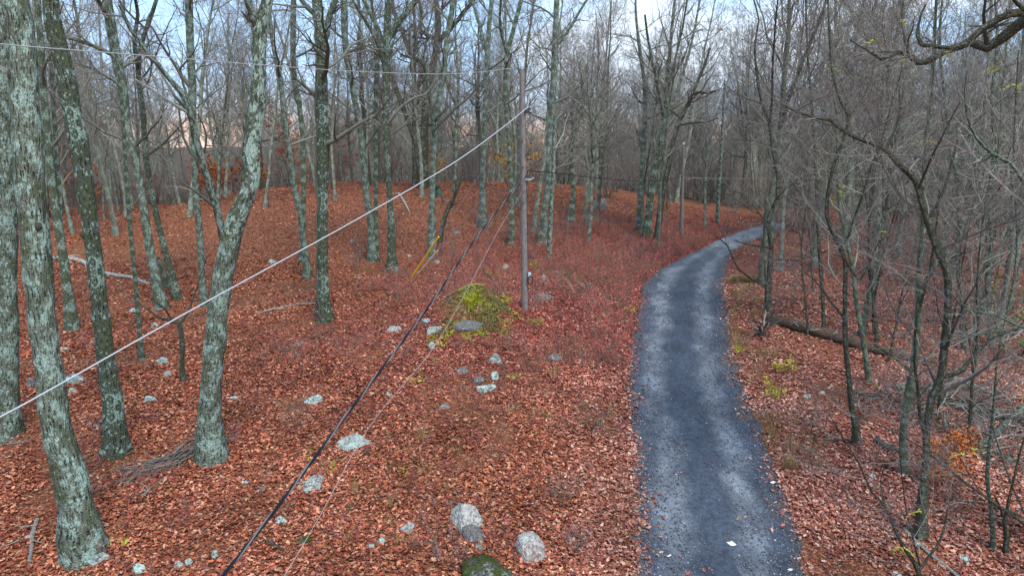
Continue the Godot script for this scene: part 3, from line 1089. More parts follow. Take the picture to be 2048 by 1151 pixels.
func utility_pole(label: String, x: float, d: float, hgt: float, r: float, lean: float, full: bool) -> void:
	var at := spot(x, d, 0.1)
	var root := thing("utility_pole", label, "utility pole", at, "utility poles along the lane")
	var b := Mb.new()
	var p := PackedVector3Array()
	var rr := PackedFloat32Array()
	for k in 15:
		var f := k / 14.0
		p.append(Vector3(lean * f, hgt * f, 0))
		rr.append(lerpf(r, r * 0.68, f))
	b.tube(p, rr, 18, Color.WHITE, 1.0, 0.35, 0.008, 0.0, 0.3, true)
	part("shaft", b.mesh(), M.pole_wood, root)
	var top := Vector3(lean, hgt, 0)
	var ins := Mb.new()
	ins.tube(PackedVector3Array([top, top + Vector3(0, 0.08, 0), top + Vector3(0, 0.10, 0), top + Vector3(0, 0.15, 0), top + Vector3(0, 0.17, 0), top + Vector3(0, 0.22, 0)]), PackedFloat32Array([0.03, 0.03, 0.075, 0.06, 0.085, 0.04]), 14, Color.WHITE, 0.0, 1.0, 0.0, 0.0, 0.0, true)
	part("insulator", ins.mesh(), plain(lin(0.55, 0.66, 0.78), 0.25), root)
	if not full:
		return
	# wire bracket high on the right, clamps, bolts, a coil and a small box low down
	var br := Mb.new()
	box(br, Vector3(lean * 0.83 + 0.17, hgt * 0.835, 0.05), Vector3(0.2, 0.1, 0.1))
	box(br, Vector3(lean * 0.83 + 0.24, hgt * 0.835 + 0.03, 0.05), Vector3(0.1, 0.16, 0.07))
	var bracket := part("bracket", br.mesh(), M.dark_steel, root)
	var pin := Mb.new()
	pin.tube(PackedVector3Array([Vector3(lean * 0.83 + 0.26, hgt * 0.835 + 0.02, 0.0), Vector3(lean * 0.83 + 0.26, hgt * 0.835 + 0.02, 0.16)]), PackedFloat32Array([0.035, 0.035]), 10, Color.WHITE, 0.0, 1.0, 0.0, 0.0, 0.0, true)
	part("spool", pin.mesh(), M.steel, bracket)
	var cl := Mb.new()
	box(cl, Vector3(lean * 0.56 + 0.17, hgt * 0.565, 0.06), Vector3(0.22, 0.07, 0.07))
	cl.tube(PackedVector3Array([Vector3(0.1, hgt * 0.565 - 0.05, 0.06), Vector3(0.3, hgt * 0.565 + 0.06, 0.06)]), PackedFloat32Array([0.025, 0.025]), 8, Color.WHITE, 0.0, 1.0, 0.0, 0.0, 0.0, true)
	part("cable_clamp", cl.mesh(), M.steel, root)
	var th := Mb.new()
	box(th, Vector3(lean * 0.66 + 0.15, hgt * 0.665, 0.03), Vector3(0.14, 0.09, 0.09))
	box(th, Vector3(lean * 0.66 + 0.22, hgt * 0.645, 0.03), Vector3(0.16, 0.035, 0.04))
	part("guy_hook", th.mesh(), M.dark_steel, root)
	for f in [0.52, 0.615, 0.72, 0.47]:
		var bo := Mb.new()
		bo.tube(PackedVector3Array([Vector3(lean * f - 0.02, hgt * f, 0.05), Vector3(lean * f - 0.02, hgt * f, r * 0.86 + 0.05)]), PackedFloat32Array([0.028, 0.028]), 8, Color.WHITE, 0.0, 1.0, 0.0, 0.0, 0.0, true)
		part("bolt", bo.mesh(), M.dark_steel, root)
	var bx := Mb.new()
	box(bx, Vector3(r * 0.9 + 0.04, hgt * 0.165, 0.08), Vector3(0.1, 0.17, 0.12))
	var jb := part("junction_box", bx.mesh(), plain(lin(0.5, 0.58, 0.62), 0.5), root)
	var dr := Mb.new()
	box(dr, Vector3(r * 0.9 + 0.04, hgt * 0.165, 0.145), Vector3(0.075, 0.14, 0.014))
	part("cover", dr.mesh(), plain(lin(0.36, 0.42, 0.46), 0.5), jb)
	var co := Mb.new()
	var ring := PackedVector3Array()
	var cr := PackedFloat32Array()
	for k in 61:
		var a := TAU * k / 20.0
		ring.append(Vector3(r * 0.9 + 0.07 + 0.085 * cos(a) , hgt * 0.165 - 0.17 + 0.15 * sin(a), 0.13 + 0.018 * k / 20.0))
		cr.append(0.017)
	co.tube(ring, cr, 6, Color.WHITE)
	part("cable_coil", co.mesh(), M.black, root)
	var gw := Mb.new()
	gw.tube(PackedVector3Array([Vector3(r * 0.99, 0, 0.03), Vector3(lean * 0.3 + r * 0.92, hgt * 0.3, 0.03), Vector3(lean * 0.55 + r * 0.84, hgt * 0.55, 0.03)]), PackedFloat32Array([0.011, 0.011, 0.011]), 5, Color.WHITE)
	part("ground_wire", gw.mesh(), M.dark_steel, root)


func guy(label: String, from: Vector3, to: Vector3, guard: float, c: Color, r := 0.03) -> void:
	var root := thing("guy_wire", label, "guy wire", from, "guy wires with plastic guards")
	var dir := to - from
	var b := Mb.new()
	b.tube(PackedVector3Array([Vector3.ZERO, dir * 0.5, dir]), PackedFloat32Array([0.009, 0.009, 0.009]), 5, Color.WHITE)
	part("strand", b.mesh(), M.steel, root)
	var g := Mb.new()
	var u := dir.normalized()
	g.tube(PackedVector3Array([u * 0.05, u * guard * 0.5, u * guard]), PackedFloat32Array([r * 1.1, r, r * 0.9]), 9, Color.WHITE, 0.0, 1.0, 0.0, 0.0, 0.0, true)
	part("guard", g.mesh(), plain(c, 0.5), root)


# ---------------------------------------------------------------- the scene
func _ready() -> void:
	bumps.seed = 5
	bumps.frequency = 0.12
	bumps.fractal_octaves = 3
	patch.seed = 8
	patch.frequency = 0.11
	patch.fractal_octaves = 4
	var cam := Camera3D.new()
	cam.name = "camera"
	cam.position = Vector3(0, 7.5, 0)
	cam.rotation_degrees = Vector3(-11.9, 0, 0)
	cam.fov = 45.98
	cam.near = 0.1
	cam.far = 4000.0
	add_child(cam)
	var env := Environment.new()
	env.background_mode = Environment.BG_SKY
	var sm := PanoramaSkyMaterial.new()
	sm.panorama = sky_texture()
	sm.energy_multiplier = 0.9
	env.sky = Sky.new()
	env.sky.sky_material = sm
	env.tonemap_mode = Environment.TONE_MAPPER_LINEAR
	env.tonemap_exposure = 2.12
	env.sdfgi_enabled = true
	env.ssao_enabled = true
	env.ssil_enabled = true
	var we := WorldEnvironment.new()
	we.name = "world"
	we.environment = env
	add_child(we)
	var sun := DirectionalLight3D.new()
	sun.name = "sun"
	sun.light_energy = 0.72
	sun.light_color = Color(1.0, 0.98, 0.94)
	sun.light_angular_distance = 22.0
	sun.shadow_enabled = true
	sun.rotation_degrees = Vector3(-58, 28, 0)
	add_child(sun)

	make_materials()
	ground()
	road()
	fallen_leaves()
	twig_litter()
	build_far_wood()
	build_traced()
	build_poles()
	build_rocks()
	build_dead_wood()
	build_shrubs()
	build_small()


func build_far_wood() -> void:
	# sorts 0..9: far trees; 10..17: thicket saplings
	thin = 0.0055
	make_sort(1, 9, 17, 0.17, 24, 5.0, 4.8, 0.3, true, 0.02, 0.38, 0.85)
	make_sort(2, 9, 16, 0.15, 22, 5.0, 4.6, 0.2, true, 0.08, 0.4, 0.85)
	make_sort(3, 8, 18, 0.13, 24, 5.0, 4.2, 0.35, false, -0.05, 0.36, 0.85)
	make_sort(4, 4, 15, 0.18, 22, 4.0, 5.2, 0.15, true, 0.05, 0.46, 0.85)
	make_sort(5, 8, 17, 0.14, 22, 5.0, 4.4, 0.35, false, 0.06, 0.36, 0.85)
	make_sort(6, 8, 14, 0.10, 24, 3.0, 3.8, 0.4, true, -0.09, 0.36, 0.85)
	make_sort(7, 9, 16, 0.14, 26, 4.0, 4.6, 0.45, true, 0.0, 0.36, 0.9)
	make_sort(8, 9, 13, 0.11, 22, 3.0, 3.8, 0.25, false, 0.1, 0.4, 0.85)
	make_sort(9, 4, 10, 0.09, 14, 2.0, 3.0, 0.2, false, 0.03, 0.3, 1.0, 2600)
	thin = 0.0042
	make_sort(10, 5, 9, 0.06, 16, 1.6, 2.6, 0.35, true, 0.1, 0.34, 0.68)
	make_sort(11, 4, 7.5, 0.045, 15, 1.0, 2.4, 0.3, true, -0.12, 0.42, 0.68)
	make_sort(12, 8, 8.5, 0.05, 16, 1.4, 2.4, 0.4, false, 0.06, 0.34, 0.68)
	make_sort(13, 4, 6, 0.035, 14, 0.7, 2.1, 0.3, true, 0.15, 0.42, 0.68)
	make_sort(14, 9, 10, 0.065, 16, 2.0, 2.8, 0.35, true, -0.04, 0.34, 0.68)
	make_sort(15, 5, 7, 0.04, 15, 1.0, 2.3, 0.25, false, -0.1, 0.4, 0.68)
	thin = 0.0022
	rng.seed = 777
	var place := RandomNumberGenerator.new()
	place.seed = 31
	var done := []
	var count := 0
	var tries := 0
	while count < 142 and tries < 4000:
		tries += 1
		var d := place.randf_range(50.0, 105.0)
		var x := place.randf_range(-0.82, 0.82) * d
		if off_road(x, d) < 1.5 or d < 56.0 and x > 12.0:
			continue
		var ok := not (x < -0.41 * d and x > -0.58 * d and d > 66.0 and place.randf() < 0.5)
		for q in done:
			if Vector2(x, d).distance_to(q) < 2.2:
				ok = false
		if not ok:
			continue
		done.append(Vector2(x, d))
		var k := place.randi() % 8
		if x < -14 and place.randf() < 0.22:
			k = 8
		var size := place.randf_range(0.8, 1.2)
		var adj: String = ["grey forked", "dark leaning forked", "tall grey straight", "dark crooked spreading", "pale lichened", "slim forking", "dark fan-crowned", "leaning grey", "rusty-leaved young"][k]
		var row: String = ["beyond the crest,", "a row back,", "deep in the wood,", "farthest back,"][clampi(int((d - 50.0) / 14.0), 0, 3)]
		var lab := say([adj + " tree " + row, adj + " second tree " + row, adj + " tree among more " + row], x, d)
		place_sort(k, "forest_tree", lab, "trees of the far wood", x, d, size, place.randf() * TAU)
		count += 1
	# the wood farther off reads as one mass
	for v in 2:
		var places := []
		var tints := []
		for k in 150:
			var d := 92.0 + 110.0 * pow(place.randf(), 1.4)
			var x := place.randf_range(-0.85, 0.85) * d
			if x < -0.40 * d and x > -0.60 * d and place.randf() < 0.65:
				continue
			var s := place.randf_range(0.85, 1.25)
			places.append(Transform3D(Basis(Vector3.UP, place.randf() * TAU).scaled(Vector3(s, s, s)), spot(x, d)))
			tints.append(Color.WHITE)
		var src: int = [0, 5][v]
		scatter("distant_woods" if v == 0 else "distant_woods_001", sorts[src].crown, M.twig, places, tints, "bare crowns of the distant woods behind everything" if v == 0 else "fan-shaped bare crowns in the distant woods", "woods")
		scatter("distant_trunks" if v == 0 else "distant_trunks_001", sorts[src].trunk, M.bark[8], places, tints, "grey trunks of the distant woods" if v == 0 else "straighter trunks in the distant woods", "woods")
	var low_places := []
	var low_tints := []
	for k in 760:
		var d := 130.0 + 330.0 * pow(place.randf(), 1.3)
		var x := place.randf_range(-0.68, 0.8) * d
		var s := place.randf_range(0.45, 1.15)
		if x < -0.38 * d and x > -0.58 * d:
			s = minf(s, 0.6)
		low_places.append(Transform3D(Basis(Vector3.UP, place.randf() * TAU).scaled(Vector3(s * 1.5, s, s * 1.5)), spot(x, d, 0.5)))
		var g := place.randf_range(0.6, 1.6)
		low_tints.append(Color(g, g, g * 0.95))
	scatter("distant_thicket", sorts[7].crown, M.twig, low_places, low_tints, "low grey scrub of the distant lowland under the peach sky", "brush")
	# nearer trees between the traced ones on the left slope and beyond the road
	count = 0
	tries = 0
	while count < 34 and tries < 3000:
		tries += 1
		var d := place.randf_range(36.0, 50.0)
		var x := place.randf_range(-0.8, 0.30) * d
		if off_road(x, d) < 2.0:
			continue
		var ok := true
		for q in done:
			if Vector2(x, d).distance_to(q) < 3.0:
				ok = false
		if not ok or (x > -12.0 and x < 0.0 and d < 42.0):
			continue
		done.append(Vector2(x, d))
		var k: int = [2, 5, 7, 4, 1][place.randi() % 5]
		var adj: String = {2: "straight grey", 5: "slim forking", 7: "leaning grey", 4: "pale lichened", 1: "dark forked"}[k]
		var lab := say([adj + " trunk on the crest,", adj + " trunk on the brow,"], x, d)
		place_sort(k, "slope_tree", lab, "trees on the brow of the slope", x, d, place.randf_range(0.7, 1.0), place.randf() * TAU)
		count += 1
	# the thicket right of the road
	count = 0
	tries = 0
	done.clear()
	while count < 78 and tries < 4000:
		tries += 1
		var d := place.randf_range(15.0, 52.0) if count < 70 else place.randf_range(44.0, 62.0)
		var xr := edge_x(ROAD_R, minf(d, 47.0))
		var x := xr + place.randf_range(1.2, 34.0)
		if count >= 70:
			x = xr + place.randf_range(0.5, 16.0)
		if x > 0.82 * d or (d < 22 and x < xr + 2.6) or off_road(x, d) < 0.5:
			continue
		var ok := true
		for q in done:
			if Vector2(x, d).distance_to(q) < 1.25:
				ok = false
		if not ok:
			continue
		done.append(Vector2(x, d))
		var k := 9 + place.randi() % 6
		if d > 26.0 and place.randf() < 0.3:
			k = [5, 7, 2, 6][place.randi() % 4]
		var adj: String = ["green-barked", "dark tangled", "grey whippy", "small dark spreading", "tall thin grey", "low greenish"][k - 9] if k >= 9 else "taller bare"
		var row: String = ["near the verge,", "in the thicket,", "deeper in the thicket,", "past the thicket,"][clampi(int((d - 15.0) / 11.0), 0, 3)]
		var lab := say([adj + " sapling " + row, adj + " second sapling " + row, adj + " sapling among others " + row], x, d)
		place_sort(k, "thicket_tree", lab, "saplings of the roadside thicket", x, d, place.randf_range(0.8, 1.25), place.randf() * TAU)
		count += 1


func build_traced() -> void:
	tree("oak_tree", "stout pale oak crusted with grey-green lichen, cut by the photo's left edge", "oaks on the leafy slope", 0, -12.152, 15.254, 1000, {"n": 4, "low": 10}, [0, -0.15, 0, 0.301, 0.234, 1.429, 0, 0.213, 0.58, 3.842, 0, 0.195, 0.872, 5.889, 0, 0.19, 1.023, 7.3, 0, 0.175, 1.19, 8.658, 0, 0.172, 1.346, 9.866, 0, 0.164, 1.369, 11.578, 0.027, 0.119, 1.457, 13.289, 0.062, 0.075, 1.673, 15, -0.261, 0.031], [])
	tree("oak_tree", "big leaning grey oak with a dark knot and a stone at its flared foot", "oaks on the leafy slope", 0, -7.717, 10.983, 1001, {"n": 4, "low": 10.2, "flare": 0.2, "knots": [0.079, 5.968, 0.1, 0.081, 0.028, 8.272, 0.1, 0.078, -0.15, 1.018, 0.29, 0.035]}, [0, -0.15, 0, 0.415, -0.024, 0.969, 0, 0.284, -0.038, 1.461, 0, 0.273, -0.174, 2.448, 0, 0.234, -0.163, 3.079, 0, 0.222, -0.149, 3.483, 0, 0.2, -0.14, 4.204, 0, 0.201, -0.104, 5.092, 0, 0.206, -0.06, 5.96, 0, 0.207, -0.027, 6.516, 0, 0.197, 0.058, 7.316, 0, 0.206, 0.09, 7.851, 0, 0.196, 0.151, 8.368, 0, 0.178, 0.181, 8.875, 0, 0.18, 0.18, 9.379, 0, 0.182, -0.066, 11.253, 0.202, 0.133, -0.188, 13.126, -0.159, 0.084, 0.058, 15, -0.018, 0.035], [[0.055, 8.137, 0, 0.047, -0.01, 8.282, 0.052, 0.035, -0.042, 8.353, 0.078, 0.031]])
	tree("oak_tree", "straight dark oak flecked with pale lichen, between the leaning oak and the forked oak", "oaks on the leafy slope", 1, -8.826, 14.017, 1002, {"n": 6, "low": 9.6, "knots": [-0.013, 4.948, 0.12, 0.078]}, [0, -0.15, 0, 0.267, 0.029, 0.572, 0, 0.221, 0.08, 1.447, 0, 0.191, 0.036, 1.712, 0, 0.19, 0.062, 2.883, 0, 0.171, 0.077, 4.017, 0, 0.163, 0.082, 5.125, 0, 0.155, 0.071, 5.834, 0, 0.164, 0.084, 6.167, 0, 0.158, 0.072, 6.855, 0, 0.177, -0.008, 7.538, 0, 0.165, -0.038, 8.198, 0, 0.163, -0.116, 8.845, 0, 0.152, -0.124, 9.488, 0, 0.131, 0.042, 11.325, -0.161, 0.096, -0.148, 13.163, 0.256, 0.06, -0.218, 15, -0.291, 0.025], [])
	tree("oak_tree", "forked oak with a pale lichen-plated curving right stem and a thin left stem", "oaks on the leafy slope", 0, -6.688, 13.987, 1003, {"n": 6, "low": 9.6, "flare": 0.2, "bark2": 2, "split": 5.039}, [0, -0.15, 0, 0.367, 0.03, 0.985, 0, 0.253, 0.187, 1.989, 0, 0.206, 0.299, 2.632, 0, 0.215, 0.444, 3.406, 0, 0.202, 0.568, 3.969, 0, 0.19, 0.681, 4.418, 0, 0.199, 0.837, 4.893, 0, 0.197, 0.961, 5.258, 0, 0.196, 1.124, 5.608, 0, 0.175, 1.307, 5.965, 0, 0.159, 1.374, 6.298, 0, 0.173, 1.449, 6.984, 0, 0.171, 1.569, 7.492, 0, 0.165, 1.648, 7.992, 0, 0.144, 1.718, 8.654, 0, 0.138, 1.795, 9.136, 0, 0.146, 1.966, 9.612, 0, 0.106, 2.532, 11.408, -0.204, 0.078, 3.188, 13.204, -0.274, 0.049, 3.755, 15, 0.194, 0.02], [[0.728, 4.725, 0, 0.104, 0.734, 5.277, 0.169, 0.077, 0.712, 5.633, 0.282, 0.071, 0.704, 5.991, 0.396, 0.07, 0.683, 6.319, 0.504, 0.069, 0.641, 6.978, 0.725, 0.067, 0.648, 7.453, 0.887, 0.061, 0.582, 7.822, 1.022, 0.055, 0.42, 8.084, 1.142, 0.041, 0.205, 8.485, 1.321, 0.036, 0.031, 8.838, 1.481, 0.031, -0.023, 9.212, 1.631, 0.026], [1.75, 9.062, 0, 0.088, 1.697, 9.318, 0.117, 0.077, 1.645, 9.566, 0.232, 0.071, 1.638, 10.046, 0.451, 0.056]])
	tree("slim_tree", "slim double-tinted trunk standing behind the leaning oak, bending left at the top", "oaks on the leafy slope", 3, -15.114, 22.472, 1004, {"n": 9, "low": 5}, [0, -0.15, 0, 0.24, 0.041, 1.255, 0, 0.161, 0.036, 3.068, 0, 0.134, 0.009, 4.79, 0, 0.115, 0.076, 6.079, 0, 0.106, 0.136, 7.647, 0, 0.104, 0.258, 9.17, 0, 0.095, 0.362, 10.649, 0, 0.093, 0.643, 12.1, -0.063, 0.068, 0.864, 13.55, -0.033, 0.043, 1.152, 15, 0.227, 0.018], [[0.036, 3.068, 0, 0.083, 0.036, 4.772, -0.282, 0.075, -0.06, 6.886, -0.62, 0.066, -0.103, 9.3, -0.996, 0.058, -0.106, 10.892, -1.237, 0.049]])
	tree("sapling", "straight pencil-thin sapling left of the twisted dead sapling", "saplings on the slope", 3, -11.277, 19.748, 1005, {"n": 8, "low": 4, "len": 0.6}, [0, -0.15, 0, 0.076, 0.029, 0.99, 0, 0.068, 0.092, 2.587, 0, 0.059, 0.109, 3.884, 0, 0.059, 0.154, 5.147, 0, 0.058, 0.234, 6.558, 0, 0.05, 0.304, 8.331, 0, 0.042, 0.225, 9.52, 0, 0.034, 0.211, 10.296, 0, 0.027, 0.192, 11.497, -0.145, 0.02, 0.262, 12.698, 0.167, 0.013, 0.424, 13.899, -0.047, 0.008], [])
	tree("oak_tree", "lichen-spotted slanting oak whose foot sits just above the twisted dead sapling", "oaks on the leafy slope", 0, -13.332, 25.144, 1006, {"n": 10, "low": 5}, [0, -0.15, 0, 0.267, -0.077, 0.587, 0, 0.19, -0.212, 1.954, 0, 0.16, -0.272, 3.271, 0, 0.149, -0.318, 4.507, 0, 0.138, -0.395, 5.449, 0, 0.137, -0.544, 6.517, 0, 0.145, -0.6, 7.114, 0, 0.153, -0.563, 8.188, 0, 0.161, -0.652, 8.785, 0, 0.16, -0.722, 10.244, 0, 0.166, -0.757, 11.099, 0, 0.157, -0.628, 12.399, 0.044, 0.114, -0.648, 13.7, -0.055, 0.072, -0.819, 15, -0.098, 0.03], [])
	tree("slim_tree", "slanting slim trunk beside the broken yellow snag, forking high up", "oaks on the leafy slope", 1, -13.275, 26.28, 1007, {"n": 9, "low": 5}, [0, -0.15, 0, 0.179, -0.315, 1.968, 0, 0.117, -0.5, 3.338, 0, 0.116, -0.604, 4.337, 0, 0.106, -0.655, 5.602, 0, 0.105, -0.605, 6.896, 0, 0.104, -0.599, 8.771, 0, 0.093, -0.315, 9.809, 0, 0.083, 0.184, 10.847, 0, 0.073, 0.331, 11.189, 0, 0.064, 0.898, 12.495, -0.283, 0.046, 1.148, 13.8, 0.063, 0.029, 1.605, 15.106, 0.119, 0.012], [[-0.599, 8.771, 0, 0.083, -0.379, 9.689, 0.481, 0.072, 0.09, 10.509, 0.943, 0.062, 0.19, 10.955, 1.194, 0.052]])
	tree("slim_tree", "upright slim trunk half hidden behind the forked oak's left stem", "oaks on the leafy slope", 0, -11.856, 25.352, 1008, {"n": 10, "low": 5}, [0, -0.15, 0, 0.154, 0.073, 1.851, 0, 0.114, 0.124, 3.181, 0, 0.112, 0.118, 4.482, 0, 0.111, 0.27, 7.003, 0, 0.127, 0.383, 9.083, 0, 0.134, 0.526, 11.092, 0, 0.123, 0.794, 12.395, 0.041, 0.09, 0.966, 13.697, -0.173, 0.056, 1.197, 15, 0.044, 0.023], [])
	tree("slim_tree", "left one of the mossy slim pair right of the forked oak, leaning left", "oaks on the leafy slope", 0, -8.879, 28.893, 1009, {"n": 9, "low": 5}, [0, -0.15, 0, 0.217, -0.016, 0.852, 0, 0.14, -0.093, 2.002, 0, 0.128, -0.171, 3.112, 0, 0.127, -0.314, 3.85, 0, 0.127, -0.389, 5.24, 0, 0.105, -0.521, 6.663, 0, 0.104, -0.606, 8.392, 0, 0.102, -0.758, 9.404, 0, 0.091, -0.847, 10.401, 0, 0.081, -0.875, 11.383, 0, 0.08, -1.009, 12.711, -0.262, 0.058, -0.858, 14.039, 0.294, 0.037, -1.09, 15.367, 0.18, 0.015], [])
	tree("slim_tree", "right one of a close pair of mossy slim trunks, standing upright", "oaks on the leafy slope", 3, -9.838, 31.339, 1010, {"n": 9, "low": 5, "dens": 0.9}, [0, -0.15, 0, 0.176, 0.129, 1.355, 0, 0.116, 0.279, 3.359, 0, 0.115, 0.379, 5.643, 0, 0.102, 0.32, 7.171, 0, 0.112, 0.172, 8.646, 0, 0.111, 0.247, 10.092, 0, 0.12, 0.364, 11.53, 0, 0.119, 0.396, 12.875, -0.21, 0.087, 0.37, 14.22, 0.161, 0.055, 0.633, 15.566, -0.273, 0.023], [])
	tree("oak_tree", "straight lichen-flecked oak with a thin vine hanging down its left side", "oaks on the leafy slope", 1, -6.721, 23.48, 1011, {"n": 9, "low": 6, "vine": [-0.038, 0.138, 0.3, 0.045, -0.097, 1.221, 0.3, 0.035, -0.051, 2.284, 0.3, 0.035, 0.028, 3.327, 0.3, 0.035, 0.072, 4.352, 0.3, 0.043, 0.125, 5.524, 0.3, 0.034, 0.203, 6.833, 0.3, 0.034, 0.286, 7.954, 0.3, 0.033, 0.335, 9.052, 0.3, 0.033, 0.376, 10.28, 0.3, 0.033]}, [0, -0.15, 0, 0.322, 0.024, 0.794, 0, 0.213, 0.054, 1.626, 0, 0.185, 0.125, 3.168, 0, 0.183, 0.229, 4.67, 0, 0.18, 0.277, 5.799, 0, 0.213, 0.343, 7.525, 0, 0.209, 0.391, 8.631, 0, 0.182, 0.437, 9.714, 0, 0.172, 0.386, 10.792, 0, 0.171, 0.397, 12.194, -0.273, 0.125, 0.46, 13.597, -0.101, 0.078, 0.604, 15, 0.288, 0.032], [[0.452, 9.402, 0, 0.115, 0.572, 9.741, -0.176, 0.099, 0.656, 10.454, -0.511, 0.1, 0.805, 10.938, -0.748, 0.092]])
	tree("slim_tree", "pale lichened trunk with two feet joined at the base, left stem", "oaks on the leafy slope", 0, -6.61, 31.702, 1012, {"n": 9, "low": 5, "dens": 0.9}, [0, -0.15, 0, 0.237, 0.001, 1.746, 0, 0.164, -0.148, 3.143, 0, 0.151, -0.264, 5.684, 0, 0.137, -0.514, 7.599, 0, 0.135, -0.781, 9.467, 0, 0.134, -0.781, 11.639, 0, 0.154, -0.876, 12.997, -0.254, 0.112, -0.826, 14.355, -0.281, 0.071, -0.977, 15.712, -0.055, 0.029], [])
	tree("slim_tree", "thin grey trunk rising right out of the two-footed lichened trunk", "oaks on the leafy slope", 3, -6.452, 31.746, 1013, {"n": 9, "low": 5, "dens": 0.9}, [0, -0.15, 0, 0.166, 0.045, 1.725, 0, 0.117, 0.136, 3.354, 0, 0.104, 0.241, 6.445, 0, 0.102, 0.38, 8.71, 0, 0.112, 0.529, 10.174, 0, 0.089, 0.232, 11.01, 0, 0.088, -0.249, 12.042, 0, 0.077, -0.61, 13.447, -0.206, 0.056, -1.254, 14.852, 0.221, 0.035, -1.763, 16.257, 0.275, 0.015], [])
	tree("oak_tree", "dark oak with a high fork, third trunk left of the yellow guy guards", "oaks on the leafy slope", 1, -5.381, 30.162, 1014, {"n": 9, "low": 6, "dens": 0.9}, [0, -0.15, 0, 0.271, -0.034, 0.996, 0, 0.169, -0.015, 2.123, 0, 0.156, -0.034, 3.386, 0, 0.133, -0.079, 5.122, 0, 0.12, -0.038, 7.339, 0, 0.151, 0.086, 9.469, 0, 0.138, 0.207, 11.535, 0, 0.146, 0.46, 12.881, -0.073, 0.107, 0.495, 14.226, 0.012, 0.067, 0.621, 15.572, 0.057, 0.028], [[0.101, 9.851, 0, 0.137, 0.298, 10.319, -0.182, 0.117, 0.802, 11.075, -0.507, 0.117, 1.354, 11.798, -0.827, 0.107], [0.008, 8.535, 0, 0.096, -0.149, 9.509, 0.312, 0.084, -0.441, 10.26, 0.575, 0.072, -0.811, 10.896, 0.82, 0.061, -1.133, 11.516, 1.057, 0.05]])
	tree("oak_tree", "thick dark-barked oak beyond the crest dividing into several bent limbs", "dark oaks on the crest", 4, -6.429, 50, 1015, {"n": 9, "low": 9, "dens": 0.9}, [0, -0.15, 0, 0.329, 0.129, 2.264, 0, 0.272, 0.194, 4.726, 0, 0.269, 0.434, 7.105, 0, 0.301, 0.937, 8.866, 0, 0.246, 1.271, 11.194, 0, 0.227, 1.137, 12.894, 0, 0.208, 1.164, 14.399, -0.157, 0.152, 0.981, 15.903, 0.287, 0.095, 0.908, 17.407, 0.029, 0.039], [[0.395, 6.968, 0, 0.231, 0.157, 7.961, -0.414, 0.196, -0.153, 8.854, -0.79, 0.179, -0.944, 9.624, -1.218, 0.162, -1.415, 10.859, -1.727, 0.163, -2.079, 12.329, -2.334, 0.145, -2.488, 13.806, -2.903, 0.128], [1.249, 10.202, 0, 0.175, 2.119, 10.935, 0.18, 0.156, 3.196, 12.131, 0.437, 0.138, 4.075, 13.025, 0.639, 0.119], [0.905, 10.434, 0, 0.157, 0.339, 10.682, -0.103, 0.14, 0.022, 10.958, -0.172, 0.123, 0.098, 11.977, -0.341, 0.105, -0.07, 12.994, -0.51, 0.087]])
	tree("slim_tree", "dark trunk slanting from the thick dark oak's foot up to the left", "dark oaks on the crest", 4, -6.277, 48, 1016, {"n": 8, "low": 8, "dens": 0.9}, [0, -0.15, 0, 0.21, -0.344, 2.891, 0, 0.173, -0.878, 4.643, 0, 0.172, -1.442, 6.236, 0, 0.171, -1.969, 7.709, 0, 0.153, -2.212, 9.324, 0, 0.118, -2.874, 11.231, 0, 0.1, -3.111, 12.541, -0.02, 0.073, -3.322, 13.851, -0.088, 0.046, -3.519, 15.161, 0.143, 0.019], [])
	tree("oak_tree", "lichen-flecked oak just left of the leaning dead pole above the yellow guards", "oaks on the leafy slope", 0, -3.827, 31.816, 1017, {"n": 9, "low": 6, "dens": 0.9}, [0, -0.15, 0, 0.238, 0.041, 1.728, 0, 0.165, 0.097, 3.06, 0, 0.14, 0.275, 5.68, 0, 0.115, 0.439, 6.835, 0, 0.136, 0.698, 8.362, 0, 0.135, 0.96, 10.197, 0, 0.122, 1.23, 11.656, 0, 0.11, 1.165, 13.016, -0.264, 0.08, 1.427, 14.376, 0.278, 0.051, 1.476, 15.736, -0.026, 0.021], [[0.275, 5.68, 0, 0.092, 0.155, 7.383, 0.368, 0.078, 0.021, 9.05, 0.737, 0.066]])
	tree("oak_tree", "pale lichened oak with a wide clump-like foot left of the pole", "oaks on the leafy slope", 0, -1.699, 38.952, 1018, {"n": 9, "low": 6, "dens": 0.9}, [0, -0.15, 0, 0.346, 0.008, 0.98, 0, 0.215, 0.018, 2.06, 0, 0.171, 0.128, 4.956, 0, 0.14, 0.196, 6.37, 0, 0.139, 0.263, 7.763, 0, 0.124, 0.359, 9.604, 0, 0.137, 0.509, 11.511, 0, 0.122, 0.623, 12.525, 0, 0.121, 0.58, 13.986, 0.155, 0.088, 0.867, 15.448, -0.142, 0.056, 1.125, 16.909, -0.237, 0.023], [[0.331, 9.448, 0, 0.11, -0.014, 10.846, -0.653, 0.097, -0.361, 11.981, -1.178, 0.084, -0.655, 13.13, -1.689, 0.07]])
